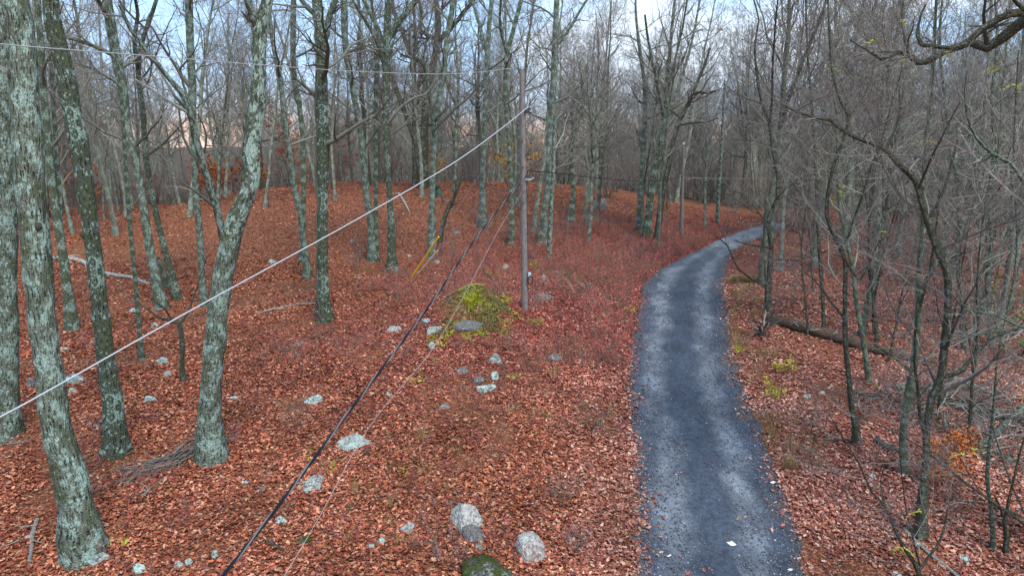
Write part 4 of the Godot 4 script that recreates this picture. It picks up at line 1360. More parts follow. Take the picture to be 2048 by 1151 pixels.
	tree("slim_tree", "slender pale trunk ending in a dark curved fork just left of the utility pole", "oaks on the leafy slope", 3, 0, 35.616, 1019, {"n": 9, "low": 6, "dens": 0.9}, [0, -0.15, 0, 0.185, -0.026, 1.91, 0, 0.131, -0.052, 3.773, 0, 0.104, -0.129, 4.664, 0, 0.09, -0.255, 6.418, 0, 0.089, -0.354, 8.112, 0, 0.101, -0.225, 9.796, 0, 0.125, 0, 10.602, 0, 0.112, 0.419, 12.121, 0, 0.111, 0.774, 13.535, -0.221, 0.081, 1.038, 14.949, 0.092, 0.051, 1.186, 16.363, -0.103, 0.021], [[-0.25, 9.653, 0, 0.088, -0.54, 10.765, 0.461, 0.074, -0.579, 11.624, 0.814, 0.06, -0.477, 12.249, 1.079, 0.06]])
	tree("oak_tree", "tall trunk right of the utility pole, pale with lichen below and dark above", "oaks on the leafy slope", 0, 1.632, 36.583, 1020, {"n": 10, "low": 7, "dens": 0.9}, [0, -0.15, 0, 0.299, 0.072, 1.041, 0, 0.216, 0.117, 1.985, 0, 0.188, 0.317, 3.316, 0, 0.174, 0.345, 5.585, 0, 0.158, 0.455, 7.368, 0, 0.156, 0.552, 9.951, 0, 0.141, 0.621, 12.457, 0, 0.139, 0.447, 13.911, 0.06, 0.102, 0.7, 15.364, 0.105, 0.064, 0.59, 16.817, 0.186, 0.026], [[0.575, 10.122, 0, 0.103, 0.96, 10.675, -0.117, 0.09, 1.397, 11.253, -0.241, 0.077, 2.191, 12.555, -0.501, 0.064]])
	tree("slim_tree", "thin lichened stem leaning against the tall trunk right of the pole", "oaks on the leafy slope", 2, 1.842, 33.5, 1021, {"n": 4, "low": 4, "dens": 0.9}, [0, -0.1, 0, 0.124, 0.081, 2.546, 0, 0.099, 0.179, 4.49, 0, 0.097, 0.189, 5.682, 0, 0.085, 0.219, 7.088, 0, 0.072], [])
	tree("slim_tree", "grey broken-limbed trunk left of the grey boulder with a bent dark top", "trunks by the boulder", 3, 3.666, 42.438, 1022, {"n": 8, "low": 4, "dens": 0.9}, [0, -0.15, 0, 0.251, 0.076, 1.059, 0, 0.187, 0.153, 1.925, 0, 0.14, -0.019, 4.571, 0, 0.107, 0.325, 5.764, 0, 0.091, 0.611, 6.62, 0, 0.091, 0.682, 7.528, 0, 0.075, 0.418, 8.658, 0, 0.075], [])
	tree("oak_tree", "left trunk of the three standing by the second yellow guards", "three trunks by the far guards", 0, 7.883, 42, 1023, {"n": 10, "low": 6, "dens": 0.9}, [0, -0.1, 0, 0.202, 0.028, 2.378, 0, 0.185, 0.105, 5.836, 0, 0.151, 0.082, 7.883, 0, 0.135, -0.037, 9.377, 0, 0.119, -0.337, 10.961, 0, 0.103, -0.646, 12.904, 0, 0.073, -0.69, 14.41, -0.169, 0.053, -0.822, 15.915, -0.138, 0.034, -0.844, 17.421, -0.28, 0.014], [])
	tree("maple_tree", "middle trunk of three by the far guards, opening in a fan of pale twigs", "three trunks by the far guards", 3, 8.186, 41, 1024, {"n": 24, "low": 7, "up": 0.35, "dens": 0.9}, [0, -0.1, 0, 0.243, 0.116, 2.328, 0, 0.211, 0.339, 4.107, 0, 0.194, 0.585, 5.275, 0, 0.178, 0.788, 7.287, 0, 0.161, 0.857, 9.536, 0, 0.13, 0.938, 11.461, 0, 0.1, 1.061, 13.614, 0, 0.071, 1.353, 15.203, -0.111, 0.052, 1.584, 16.791, 0.045, 0.033, 1.829, 18.379, -0.096, 0.013], [[0.631, 5.565, 0, 0.118, 1.268, 7.614, -0.887, 0.105, 2.126, 9.708, -1.779, 0.091, 2.837, 11.84, -2.636, 0.076, 3.409, 14.316, -3.576, 0.062], [0.742, 7.002, 0, 0.103, 0.124, 8.919, 0.724, 0.086, -0.523, 10.728, 1.438, 0.069, -1.002, 12.437, 2.126, 0.054], [0.823, 8.418, 0, 0.087, 1.107, 10.307, 0.501, 0.071, 1.348, 12.112, 0.991, 0.056, 1.444, 13.597, 1.399, 0.055]])
	tree("oak_tree", "right trunk of the three by the far guards with a crooked snapped limb", "three trunks by the far guards", 4, 8.376, 39, 1025, {"n": 8, "low": 6, "dens": 0.9}, [0, -0.1, 0, 0.188, 0.223, 2.818, 0, 0.157, 0.514, 4.505, 0, 0.142, 0.772, 6.162, 0, 0.126, 1.059, 7.116, 0, 0.126, 1.462, 7.925, 0, 0.097, 1.799, 8.86, 0, 0.083, 2.235, 9.917, 0, 0.069, 2.455, 10.832, 0, 0.055], [[1.417, 7.737, 0, 0.097, 1.558, 8.313, 0.194, 0.083, 1.875, 8.464, 0.315, 0.082, 2.254, 8.402, 0.447, 0.068, 2.741, 8.546, 0.624, 0.054]])
	tree("slim_tree", "pale thin dead-straight trunk right of the far pole", "trunks by the boulder", 2, 15.196, 50, 1026, {"n": 6, "low": 6, "dens": 0.9}, [0, -0.337, 0, 0.148, -0.062, 1.981, 0, 0.128, -0.062, 4.859, 0, 0.109, -0.086, 8.051, 0, 0.089, -0.117, 10.177, 0, 0.071], [])
	tree("slim_tree", "crooked slim tree at the inside of the road bend, above the fallen log's root end", "trees in the roadside thicket", 4, 9.833, 25.25, 1027, {"n": 14, "low": 2, "len": 0.75, "sprays": [0.618, 9.455, 0.2, 1.246, 6.11, 0.2]}, [0, -0.15, 0, 0.134, -0.064, 0.883, 0, 0.105, -0.079, 2.517, 0, 0.085, -0.276, 3.365, 0, 0.075, -0.142, 4.016, 0, 0.084, 0.022, 4.293, 0, 0.074, -0.06, 5.299, 0, 0.083, -0.315, 6.198, 0, 0.073, -0.515, 7.119, 0, 0.072, -0.814, 7.732, 0, 0.054, -1.062, 8.63, 0, 0.045, -1.237, 9.801, 0, 0.035, -1.155, 10.585, 0, 0.026, -1.379, 11.244, 0, 0.026, -1.608, 12.556, -0.126, 0.019, -1.869, 13.868, -0.279, 0.012, -2.208, 15.18, -0.18, 0.008], [[-0.487, 6.996, 0, 0.054, -0.621, 7.845, 0.42, 0.044, -0.798, 8.494, 0.753, 0.043, -1.047, 9.569, 1.324, 0.034, -1.292, 10.844, 2.041, 0.024], [-0.072, 0.981, 0, 0.057, -0.684, 1.313, 0.211, 0.047, -1.359, 1.741, 0.456, 0.037, -1.735, 2.244, 0.654, 0.028, -2.007, 2.734, 0.835, 0.027, -2.548, 3.127, 1.05, 0.018], [-0.079, 2.517, 0, 0.047, -0.847, 2.593, -0.132, 0.028, -1.394, 2.769, -0.23, 0.019]])
	tree("slim_tree", "thin bent tree right of the road with a kink halfway and a forked top", "trees in the roadside thicket", 4, 8.142, 14.849, 1028, {"n": 16, "low": 2, "len": 0.7, "sprays": [-1.137, 5.94, 0.2, -0.103, 5.142, 0.2, -1.139, 6.067, 0.2, -1.529, 8.536, 0.2]}, [0, -0.15, 0, 0.106, -0.1, 0.562, 0, 0.076, -0.22, 0.935, 0, 0.064, -0.358, 1.597, 0, 0.058, -0.528, 2.473, 0, 0.057, -0.634, 3.295, 0, 0.051, -0.754, 4.482, 0, 0.044, -1.011, 4.951, 0, 0.039, -1.246, 5.447, 0, 0.038, -1.267, 6.012, 0, 0.038, -1.2, 6.546, 0, 0.032, -1.027, 7.177, 0, 0.032, -0.992, 7.571, 0, 0.027, -1.179, 7.849, 0, 0.021, -1.403, 8.406, 0, 0.016, -1.514, 8.906, 0, 0.016, -1.845, 10.937, 0.152, 0.011, -2.031, 12.969, 0.278, 0.008, -2.318, 15, 0.234, 0.008], [[-0.992, 7.571, 0, 0.027, -0.699, 7.858, -0.158, 0.021, -0.429, 8.286, -0.356, 0.016, -0.268, 8.773, -0.561, 0.011], [-0.754, 4.482, 0, 0.033, -0.432, 4.042, 0.115, 0.017, -0.309, 4.506, 0.208, 0.016, -0.19, 4.96, 0.3, 0.016], [-0.591, 3.097, 0, 0.034, -0.948, 3.537, -0.102, 0.023, -1.285, 3.979, -0.201, 0.017, -1.615, 4.196, -0.271, 0.011]])
	tree("twisted_tree", "twisting dark tree whose long limb sweeps up to the left over the road", "trees in the roadside thicket", 4, 7.778, 11.629, 1029, {"n": 14, "low": 2.5, "len": 0.8, "sprays": [-0.803, 8.781, 0.2, -1.474, 8.689, 0.2, -1.63, 9.258, 0.2, -1.976, 9.009, 0.2, -0.987, 7.368, 0.2]}, [0, -0.15, 0, 0.133, -0.073, 0.87, 0, 0.084, -0.118, 1.748, 0, 0.06, -0.183, 2.262, 0, 0.06, -0.156, 2.843, 0, 0.064, -0.04, 3.272, 0, 0.063, -0.069, 3.974, 0, 0.058, -0.09, 4.604, 0, 0.057, -0.187, 5.133, 0, 0.052, -0.395, 5.53, 0, 0.052, -0.643, 6.05, 0, 0.052, -0.802, 6.435, 0, 0.047, -0.934, 6.738, 0, 0.047, -1.227, 6.997, 0, 0.046, -1.493, 7.254, 0, 0.042, -1.704, 7.344, 0, 0.038, -2.043, 7.459, 0, 0.033, -2.283, 7.597, 0, 0.029, -2.472, 7.735, 0, 0.025, -2.708, 7.767, 0, 0.021, -3.068, 7.88, 0, 0.017, -3.336, 8.017, 0, 0.012], [[-0.028, 3.253, 0, 0.045, 0.445, 3.317, -0.173, 0.041, 0.84, 3.625, -0.377, 0.037, 0.974, 3.739, -0.448, 0.032, 1.34, 3.835, -0.582, 0.028, 1.921, 3.935, -0.781, 0.024, 2.563, 4.036, -0.995, 0.019], [-0.152, 2.016, 0, 0.037, -0.449, 2.582, 0.184, 0.031, -0.695, 3.225, 0.391, 0.026, -0.9, 3.737, 0.561, 0.021, -1.07, 4.322, 0.758, 0.017], [-1.493, 7.254, 0, 0.025, -1.319, 7.575, -0.108, 0.017, -1.214, 7.948, -0.224, 0.013, -1.21, 8.324, -0.34, 0.008], [-0.643, 6.05, 0, 0.026, -0.423, 6.403, -0.083, 0.021, -0.25, 6.907, -0.191, 0.017, -0.122, 7.412, -0.296, 0.013]])
	tree("young_tree", "smooth green-grey young tree in front of the twisting tree", "trees in the roadside thicket", 5, 8.568, 13.614, 1030, {"n": 14, "low": 2.5, "len": 0.8}, [0, -0.15, 0, 0.098, -0.159, 1.118, 0, 0.08, -0.147, 1.912, 0, 0.08, -0.121, 2.301, 0, 0.074, -0.12, 2.555, 0, 0.068, -0.154, 3.68, 0, 0.057, -0.244, 4.407, 0, 0.051, -0.306, 5.473, 0, 0.04, -0.441, 6.952, 0, 0.03, -0.446, 8.367, 0, 0.024, -0.536, 9.366, 0, 0.019, -0.754, 11.244, 0.098, 0.014, -0.86, 13.122, -0.052, 0.009, -0.759, 15, 0.067, 0.008], [[-0.117, 2.357, 0, 0.037, -0.467, 2.635, 0.077, 0.031, -0.787, 2.841, 0.143, 0.026, -1.099, 3.022, 0.205, 0.021], [-0.158, 3.712, 0, 0.031, -0.268, 4.62, 0.368, 0.025, -0.476, 5.461, 0.724, 0.019, -0.715, 6.241, 1.071, 0.014]])
	tree("leaning_tree", "green-barked trunk leaning right behind the big decaying log", "trees in the roadside thicket", 5, 12.143, 22.738, 1031, {"n": 12, "low": 2.5, "len": 0.8}, [0, -0.15, 0, 0.122, 0.093, 0.813, 0, 0.104, 0.169, 1.697, 0, 0.103, 0.26, 2.273, 0, 0.094, 0.369, 3.424, 0, 0.076, 0.422, 4.435, 0, 0.067, 0.418, 5.917, 0, 0.058, 0.496, 7.36, 0, 0.049, 0.486, 9.073, 0, 0.04, 0.259, 11.048, -0.168, 0.029, 0.062, 13.024, 0.233, 0.018, -0.136, 15, -0.156, 0.008], [])
	tree("slim_tree", "dark upright stem right behind the decaying log, left of the thin bent tree", "trees in the roadside thicket", 4, 10.817, 22.584, 1032, {"n": 13, "low": 2.5, "len": 0.8}, [0, -0.15, 0, 0.069, -0.139, 0.985, 0, 0.06, -0.356, 2.378, 0, 0.059, -0.6, 3.905, 0, 0.05, -0.834, 5.716, 0, 0.049, -1.123, 7.624, 0, 0.04, -1.45, 9.466, 0, 0.032, -1.631, 10.953, 0, 0.023, -1.858, 12.302, 0.234, 0.017, -2.157, 13.651, 0.252, 0.011, -2.277, 15, 0.043, 0.008], [])
	tree("sapling", "pair-stemmed thin sapling between the thin bent tree and the young green tree", "trees in the roadside thicket", 4, 12.823, 23.021, 1033, {"n": 10, "low": 1.5, "len": 0.6}, [0, -0.15, 0, 0.07, -0.174, 1.003, 0, 0.052, -0.305, 1.717, 0, 0.043, -0.593, 2.773, 0, 0.034, -0.657, 4.15, 0, 0.034, -0.653, 5.66, 0, 0.025, -0.702, 6.773, 0.154, 0.018, -0.826, 7.887, 0.071, 0.012, -0.814, 9, -0.269, 0.008], [[-0.231, 1.361, 0, 0.044, -0.286, 2.132, 0.303, 0.034, -0.445, 3.235, 0.747, 0.025, -0.538, 4.447, 1.261, 0.016]])
	tree("slim_tree", "grey stem with wavy top far right, standing in the tangle beyond the brush pile", "trees in the roadside thicket", 3, 17.516, 23.754, 1034, {"n": 13, "low": 2.5, "len": 0.8}, [0, -0.15, 0, 0.1, -0.228, 1.001, 0, 0.081, -0.532, 2.476, 0, 0.08, -0.563, 3.914, 0, 0.071, -0.89, 5.318, 0, 0.07, -0.932, 7.026, 0, 0.06, -1.277, 8.684, 0, 0.051, -1.352, 10.452, 0, 0.042, -1.642, 11.857, 0, 0.033, -2.086, 13.241, -0.267, 0.024, -2.469, 14.624, -0.225, 0.015, -2.88, 16.008, 0.285, 0.008], [])
	tree("slim_tree", "thin grey-brown tree leaning left, growing from behind the brush pile", "trees in the roadside thicket", 3, 15.914, 22.856, 1035, {"n": 13, "low": 2.5, "len": 0.8}, [0, -0.15, 0, 0.088, -0.286, 1.506, 0, 0.069, -0.698, 3.264, 0, 0.068, -0.844, 4.968, 0, 0.059, -1.362, 6.946, 0, 0.058, -1.819, 8.541, 0, 0.049, -2.204, 10.242, 0, 0.04, -2.301, 11.594, 0, 0.032, -2.191, 12.947, -0.248, 0.023, -2.258, 14.3, -0.11, 0.015, -2.418, 15.652, -0.089, 0.008], [])
	tree("sapling", "slender blue-grey sapling in the leaves at lower right", "trees in the roadside thicket", 3, 9.073, 11.45, 1036, {"n": 8, "low": 1, "len": 0.5}, [0, -0.15, 0, 0.042, -0.159, 0.762, 0, 0.037, -0.345, 1.469, 0, 0.032, -0.403, 2.061, 0, 0.027, -0.424, 2.642, 0, 0.022, -0.463, 3.212, 0, 0.018, -0.502, 3.955, 0, 0.013, -0.49, 5.637, 0.052, 0.01, -0.621, 7.318, -0.185, 0.008, -0.767, 9, -0.226, 0.008], [])
	tree("sapling", "short forked sapling near the photo's lower right corner", "trees in the roadside thicket", 4, 9.229, 11.375, 1037, {"n": 6, "low": 0.8, "len": 0.5}, [0, -0.15, 0, 0.042, -0.036, 0.422, 0, 0.037, -0.104, 0.627, 0, 0.032, -0.106, 1.133, 0, 0.023, -0.072, 1.631, 0, 0.018, -0.039, 2.121, 0, 0.014, 0.098, 4.414, 0.13, 0.01, 0.147, 6.707, -0.252, 0.008, 0.096, 9, -0.076, 0.008], [[-0.07, 0.525, 0, 0.023, -0.341, 1.025, 0.161, 0.018, -0.603, 1.393, 0.289, 0.013]])
	tree("sapling", "low sapling in front at right, its thin bare stems fanning up and left", "trees in the roadside thicket", 4, 6.917, 10.198, 1038, {"n": 7, "low": 0.5, "len": 0.45, "sprays": [-0.512, 1.059, 0.2]}, [0, -0.15, 0, 0.038, -0.053, 0.489, 0, 0.034, -0.445, 1.096, 0, 0.025, -0.746, 1.691, 0, 0.021, -0.999, 1.961, 0, 0.016, -1.256, 2.449, 0, 0.012, -1.544, 2.886, 0, 0.01, -1.827, 3.315, 0, 0.008], [[-0.059, 0.536, 0, 0.025, 0.13, 0.706, -0.097, 0.021, 0.306, 0.842, -0.179, 0.021, 0.505, 1.17, -0.335, 0.017, 0.646, 1.545, -0.502, 0.013, 0.77, 1.614, -0.548, 0.009], [-0.784, 1.736, 0, 0.012, -0.93, 2.225, 0.077, 0.008, -0.901, 2.605, 0.138, 0.008], [-0.054, 0.63, 0, 0.017, -0.637, 1.794, 0.407, 0.01, -0.957, 2.54, 0.677, 0.008, -1.129, 3.091, 0.8, 0.006]])
	tree("overhanging_oak", "thick dark lichened limbs reaching in at the photo's top right corner", "", 4, 10.852, 11, 1039, {"n": 4, "low": 8}, [0, -0.413, 0, 0.32, -0.541, 2.494, 0, 0.262, -1.107, 5.181, 0, 0.225, -1.513, 7.235, 0, 0.2, -1.863, 8.771, 0, 0.179, -2.131, 9.865, 0, 0.167, -2.351, 10.913, 0, 0.149, -2.639, 12.276, 0.27, 0.109, -2.876, 13.638, -0.289, 0.069, -3.212, 15, -0.138, 0.028], [[-1.834, 8.696, 0, 0.093, -2.125, 9.498, -0.411, 0.08, -2.54, 9.707, -0.669, 0.097, -2.62, 9.567, -0.754, 0.09, -2.708, 9.439, -0.834, 0.083, -2.889, 9.313, -0.953, 0.075, -3.113, 9.386, -1.075, 0.063, -3.326, 9.321, -1.191, 0.064, -3.601, 9.175, -1.2, 0.06, -3.883, 9.093, -1.2, 0.056, -4.058, 9.265, -1.2, 0.043, -4.241, 9.289, -1.2, 0.039, -4.516, 9.15, -1.2, 0.03, -4.764, 9.297, -1.2, 0.013, -5.081, 9.46, -1.2, 0.009], [-2.54, 9.578, 0, 0.061, -2.925, 9.72, -0.151, 0.066, -3.201, 9.637, -0.258, 0.055, -3.389, 9.494, -0.343, 0.051, -3.564, 9.326, -0.427, 0.044], [-4.062, 9.17, 0, 0.027, -4.252, 9.217, -0.128, 0.039, -4.413, 9.246, -0.232, 0.035, -4.442, 9.407, -0.31, 0.028, -4.393, 9.608, -0.397, 0.02, -4.259, 9.892, -0.52, 0.016], [-3.022, 9.722, 0, 0.031, -3.52, 9.961, 0.22, 0.022, -3.88, 10.132, 0.384, 0.018]])
	tree("pale_tree", "smooth whitish branch curving in from the right edge above the middle", "", 2, 9.543, 10.6, 1040, {"n": 5, "low": 5, "len": 0.6, "sprays": [-2.086, 8.541, 0.2, -2.461, 8.837, 0.2]}, [0, -0.15, 0, 0.07, -0.448, 2.667, 0, 0.059, -0.886, 4.842, 0, 0.048, -1.165, 6.067, 0, 0.043, -1.345, 6.697, 0, 0.039, -1.51, 7.007, 0, 0.035, -1.698, 7.221, 0, 0.027, -1.866, 7.411, 0, 0.027, -2.182, 7.569, 0, 0.023, -2.452, 7.801, 0, 0.019, -2.622, 8.09, 0, 0.015, -2.723, 8.492, 0, 0.011, -2.726, 8.788, 0, 0.007], [[-2.182, 7.569, 0, 0.015, -2.55, 7.48, 0.065, 0.011, -3.065, 7.497, 0.154, 0.009, -3.743, 7.543, 0.274, 0.007], [-2.133, 7.554, 0, 0.015, -2.311, 7.384, -0.157, 0.012, -2.625, 7.259, -0.378, 0.01, -2.831, 7.093, -0.534, 0.008], [-2.478, 7.824, 0, 0.011, -2.966, 7.895, 0.153, 0.009, -3.524, 7.92, 0.33, 0.007], [-0.981, 4.926, 0, 0.024, -1.344, 4.837, 0.106, 0.02, -1.933, 5.072, 0.28, 0.016, -2.35, 5.174, 0.401, 0.015, -2.793, 5.381, 0.542, 0.011], [-1.884, 5.034, 0, 0.012, -1.965, 5.138, -0.081, 0.012, -2.143, 4.973, -0.209, 0.01, -2.211, 4.702, -0.328, 0.008], [-0.94, 4.926, 0, 0.02, -1.173, 4.762, -0.109, 0.016, -1.594, 4.646, -0.281, 0.017, -2.124, 4.446, -0.492, 0.013, -2.692, 4.248, -0.706, 0.011, -3.192, 4.176, -0.883, 0.009]])
	tree("sapling", "long straight twigs slanting in low from the right edge over the leaves", "", 4, 8.258, 9.2, 1041, {"n": 5, "low": 2, "len": 0.4, "sprays": [-1.713, 3.405, 0.2, -2.238, 2.464, 0.2]}, [0, -0.1, 0, 0.053, -0.122, 1.617, 0, 0.042, -0.371, 1.993, 0, 0.034, -0.599, 2.159, 0, 0.026, -1.327, 2.649, 0, 0.019, -1.82, 3.01, 0, 0.015, -2.308, 3.389, 0, 0.011, -2.928, 3.716, 0, 0.009, -3.458, 3.947, 0, 0.007], [[-0.289, 1.952, 0, 0.023, -0.46, 2.133, -0.183, 0.019, -0.766, 2.22, -0.396, 0.016, -1.274, 2.184, -0.689, 0.012, -1.7, 2.389, -0.96, 0.01, -2.02, 2.517, -1.145, 0.008, -2.343, 2.713, -1.2, 0.006], [-0.503, 2.118, 0, 0.015, -0.689, 2.702, -0.281, 0.011, -0.778, 3.11, -0.456, 0.01, -0.846, 3.458, -0.598, 0.008], [-1.327, 2.649, 0, 0.011, -1.466, 2.989, -0.199, 0.007, -1.618, 3.308, -0.382, 0.008, -1.711, 3.643, -0.547, 0.006]])
	tree("dead_tree", "leaning dead dark trunk with broken branches beside the yellow guy guards", "", 4, -3.668, 33.246, 1042, {"n": 3, "low": 1, "len": 0.3, "dens": 0.9}, [0, -0.15, 0, 0.112, 0.222, 1.18, 0, 0.111, 0.461, 2.04, 0, 0.11, 0.766, 2.649, 0, 0.098, 1.094, 3.374, 0, 0.073, 1.346, 3.972, 0, 0.06], [[0.766, 2.649, 0, 0.049, 0.954, 3.14, 0.11, 0.048, 0.922, 3.624, 0.212, 0.036], [0.461, 2.04, 0, 0.049, 0.75, 2.395, -0.128, 0.037, 0.991, 2.511, -0.202, 0.025]])
	tree("dead_sapling", "twisted dead sapling snapped at chest height with bare horizontal branches", "", 4, -9.231, 18.13, 1043, {"n": 0, "low": 1, "len": 0.4}, [0, -0.15, 0, 0.084, -0.023, 0.532, 0, 0.063, 0.063, 1.114, 0, 0.063, 0.051, 1.546, 0, 0.076, 0.018, 1.761, 0, 0.069], [[0.027, 1.718, 0, 0.055, -0.231, 1.821, -0.042, 0.042, -0.527, 1.853, -0.085, 0.035, -0.809, 2.054, -0.138, 0.028, -1.121, 2.268, -0.195, 0.021, -1.344, 2.485, -0.242, 0.014], [0.058, 1.747, 0, 0.048, 0.222, 2.009, -0.147, 0.028, 0.35, 2.46, -0.357, 0.021, 0.469, 2.918, -0.562, 0.014, 0.62, 3.515, -0.821, 0.014], [-0.144, 1.804, 0, 0.035, -0.244, 2.177, 0.135, 0.027, -0.48, 2.462, 0.278, 0.02, -0.662, 2.695, 0.393, 0.013]])


func build_poles() -> void:
	utility_pole("weathered wooden utility pole on the mossy bank, carrying a coil low down", 0.465, 23.55, 8.325, 0.126, -0.132, true)
	utility_pole("thin far utility pole right of the three roadside trunks", 10.331, 41.047, 5.648, 0.12, -0.167, false)
	wire("power_line", "thin grey top wire sagging from the left edge to the pole's insulator", M.steel, [-7.421, 8.787, -8.038, 0.008, -6.738, 8.799, -9.392, 0.008, -5.954, 8.868, -10.949, 0.008, -4.851, 8.965, -13.138, 0.008, -3.582, 9.098, -15.659, 0.008, -1.929, 9.358, -18.953, 0.008, -0.809, 9.651, -21.211, 0.008, 0.332, 10.047, -23.55, 0.008], 1, 0.0)
	wire("power_line", "thick pale bare wire slanting from lower left up to the pole's bracket", M.alu, [-8.296, 3.215, -8.192, 0.013, -7.551, 3.58, -9.393, 0.013, -7.15, 3.801, -10.061, 0.013, -5.82, 4.577, -12.31, 0.013, -3.767, 5.722, -15.737, 0.013, -1.73, 6.95, -19.219, 0.013, -0.375, 7.97, -21.729, 0.013, 0.554, 8.762, -23.547, 0.013], 1, 0.0)
	wire("cable_bundle", "twisted black cable bundle running from the bottom edge up to the pole", [M.black, M.black, M.alu_dark], [-3.685, 2.303, -6.263, 0.013, -3.431, 2.506, -7.16, 0.013, -3.122, 2.785, -8.329, 0.013, -2.626, 3.294, -10.347, 0.013, -1.735, 4.205, -13.968, 0.013, -0.847, 5.231, -17.861, 0.013, 0.579, 6.58, -23.398, 0.013], 3, 0.0145)
	wire("thin_wire", "hair-thin pale wire running below the black cable to the pole", M.steel, [-3.29, 1.581, -7.133, 0.004, -3.037, 1.872, -8.188, 0.004, -2.84, 2.143, -9.119, 0.004, -2.45, 2.745, -11.125, 0.004, -1.644, 3.342, -13.726, 0.004, -1.002, 4.177, -16.651, 0.004, -0.353, 5.123, -19.869, 0.004, 0.48, 6.121, -23.455, 0.004], 1, 0.0)
	wire("cable_span", "dark cable sagging from the near pole across to the far pole", M.black, [0.617, 6.641, -23.564, 0.016, 1.795, 6.453, -25.688, 0.016, 3.746, 6.12, -29.207, 0.016, 5.604, 5.844, -32.559, 0.016, 7.099, 5.681, -35.262, 0.016, 8.868, 5.598, -38.488, 0.016, 10.222, 5.679, -41.035, 0.016], 1, 0.0)
	wire("cable_span", "pale cable running on from the far pole above the road bend", M.steel, [10.222, 5.679, -41.035, 0.012, 10.699, 5.422, -41.445, 0.012, 11.017, 5.527, -41.76, 0.012, 14.085, 5.374, -44.319, 0.012, 18.365, 5.237, -47.906, 0.012, 27.276, 5.121, -55.414, 0.012], 1, 0.0)
	wire("thin_wire", "faint high wire from the far pole's top to the near pole's top", M.steel, [0.332, 10.047, -23.55, 0.006, 1.37, 9.7, -25.439, 0.006, 3.772, 8.711, -29.957, 0.006, 6.79, 7.743, -35.426, 0.006, 10.252, 7.434, -41.405, 0.006], 1, 0.0)
	guy("guy wire with the bright yellow guard at the near pole's anchor", Vector3(-4.409, 1.785, -28.744), Vector3(0.437, 8.762, -23.547), 2.987, lin(0.78, 0.46, 0.01), 0.04)
	guy("guy wire with the faded cream guard at the near pole's anchor", Vector3(-4.289, 1.789, -28.744), Vector3(0.437, 7.397, -23.259), 2.473, lin(0.66, 0.5, 0.28), 0.032)
	guy("upper one of two yellow-guarded guy wires beside the three roadside trunks", Vector3(7.703, 2.5, -45.763), Vector3(10.222, 7.142, -41.343), 1.997, lin(0.7, 0.46, 0.03), 0.042)
	guy("lower one of two yellow-guarded guy wires beside the three roadside trunks", Vector3(7.853, 2.487, -45.763), Vector3(10.222, 5.679, -41.035), 1.73, lin(0.55, 0.40, 0.10), 0.032)


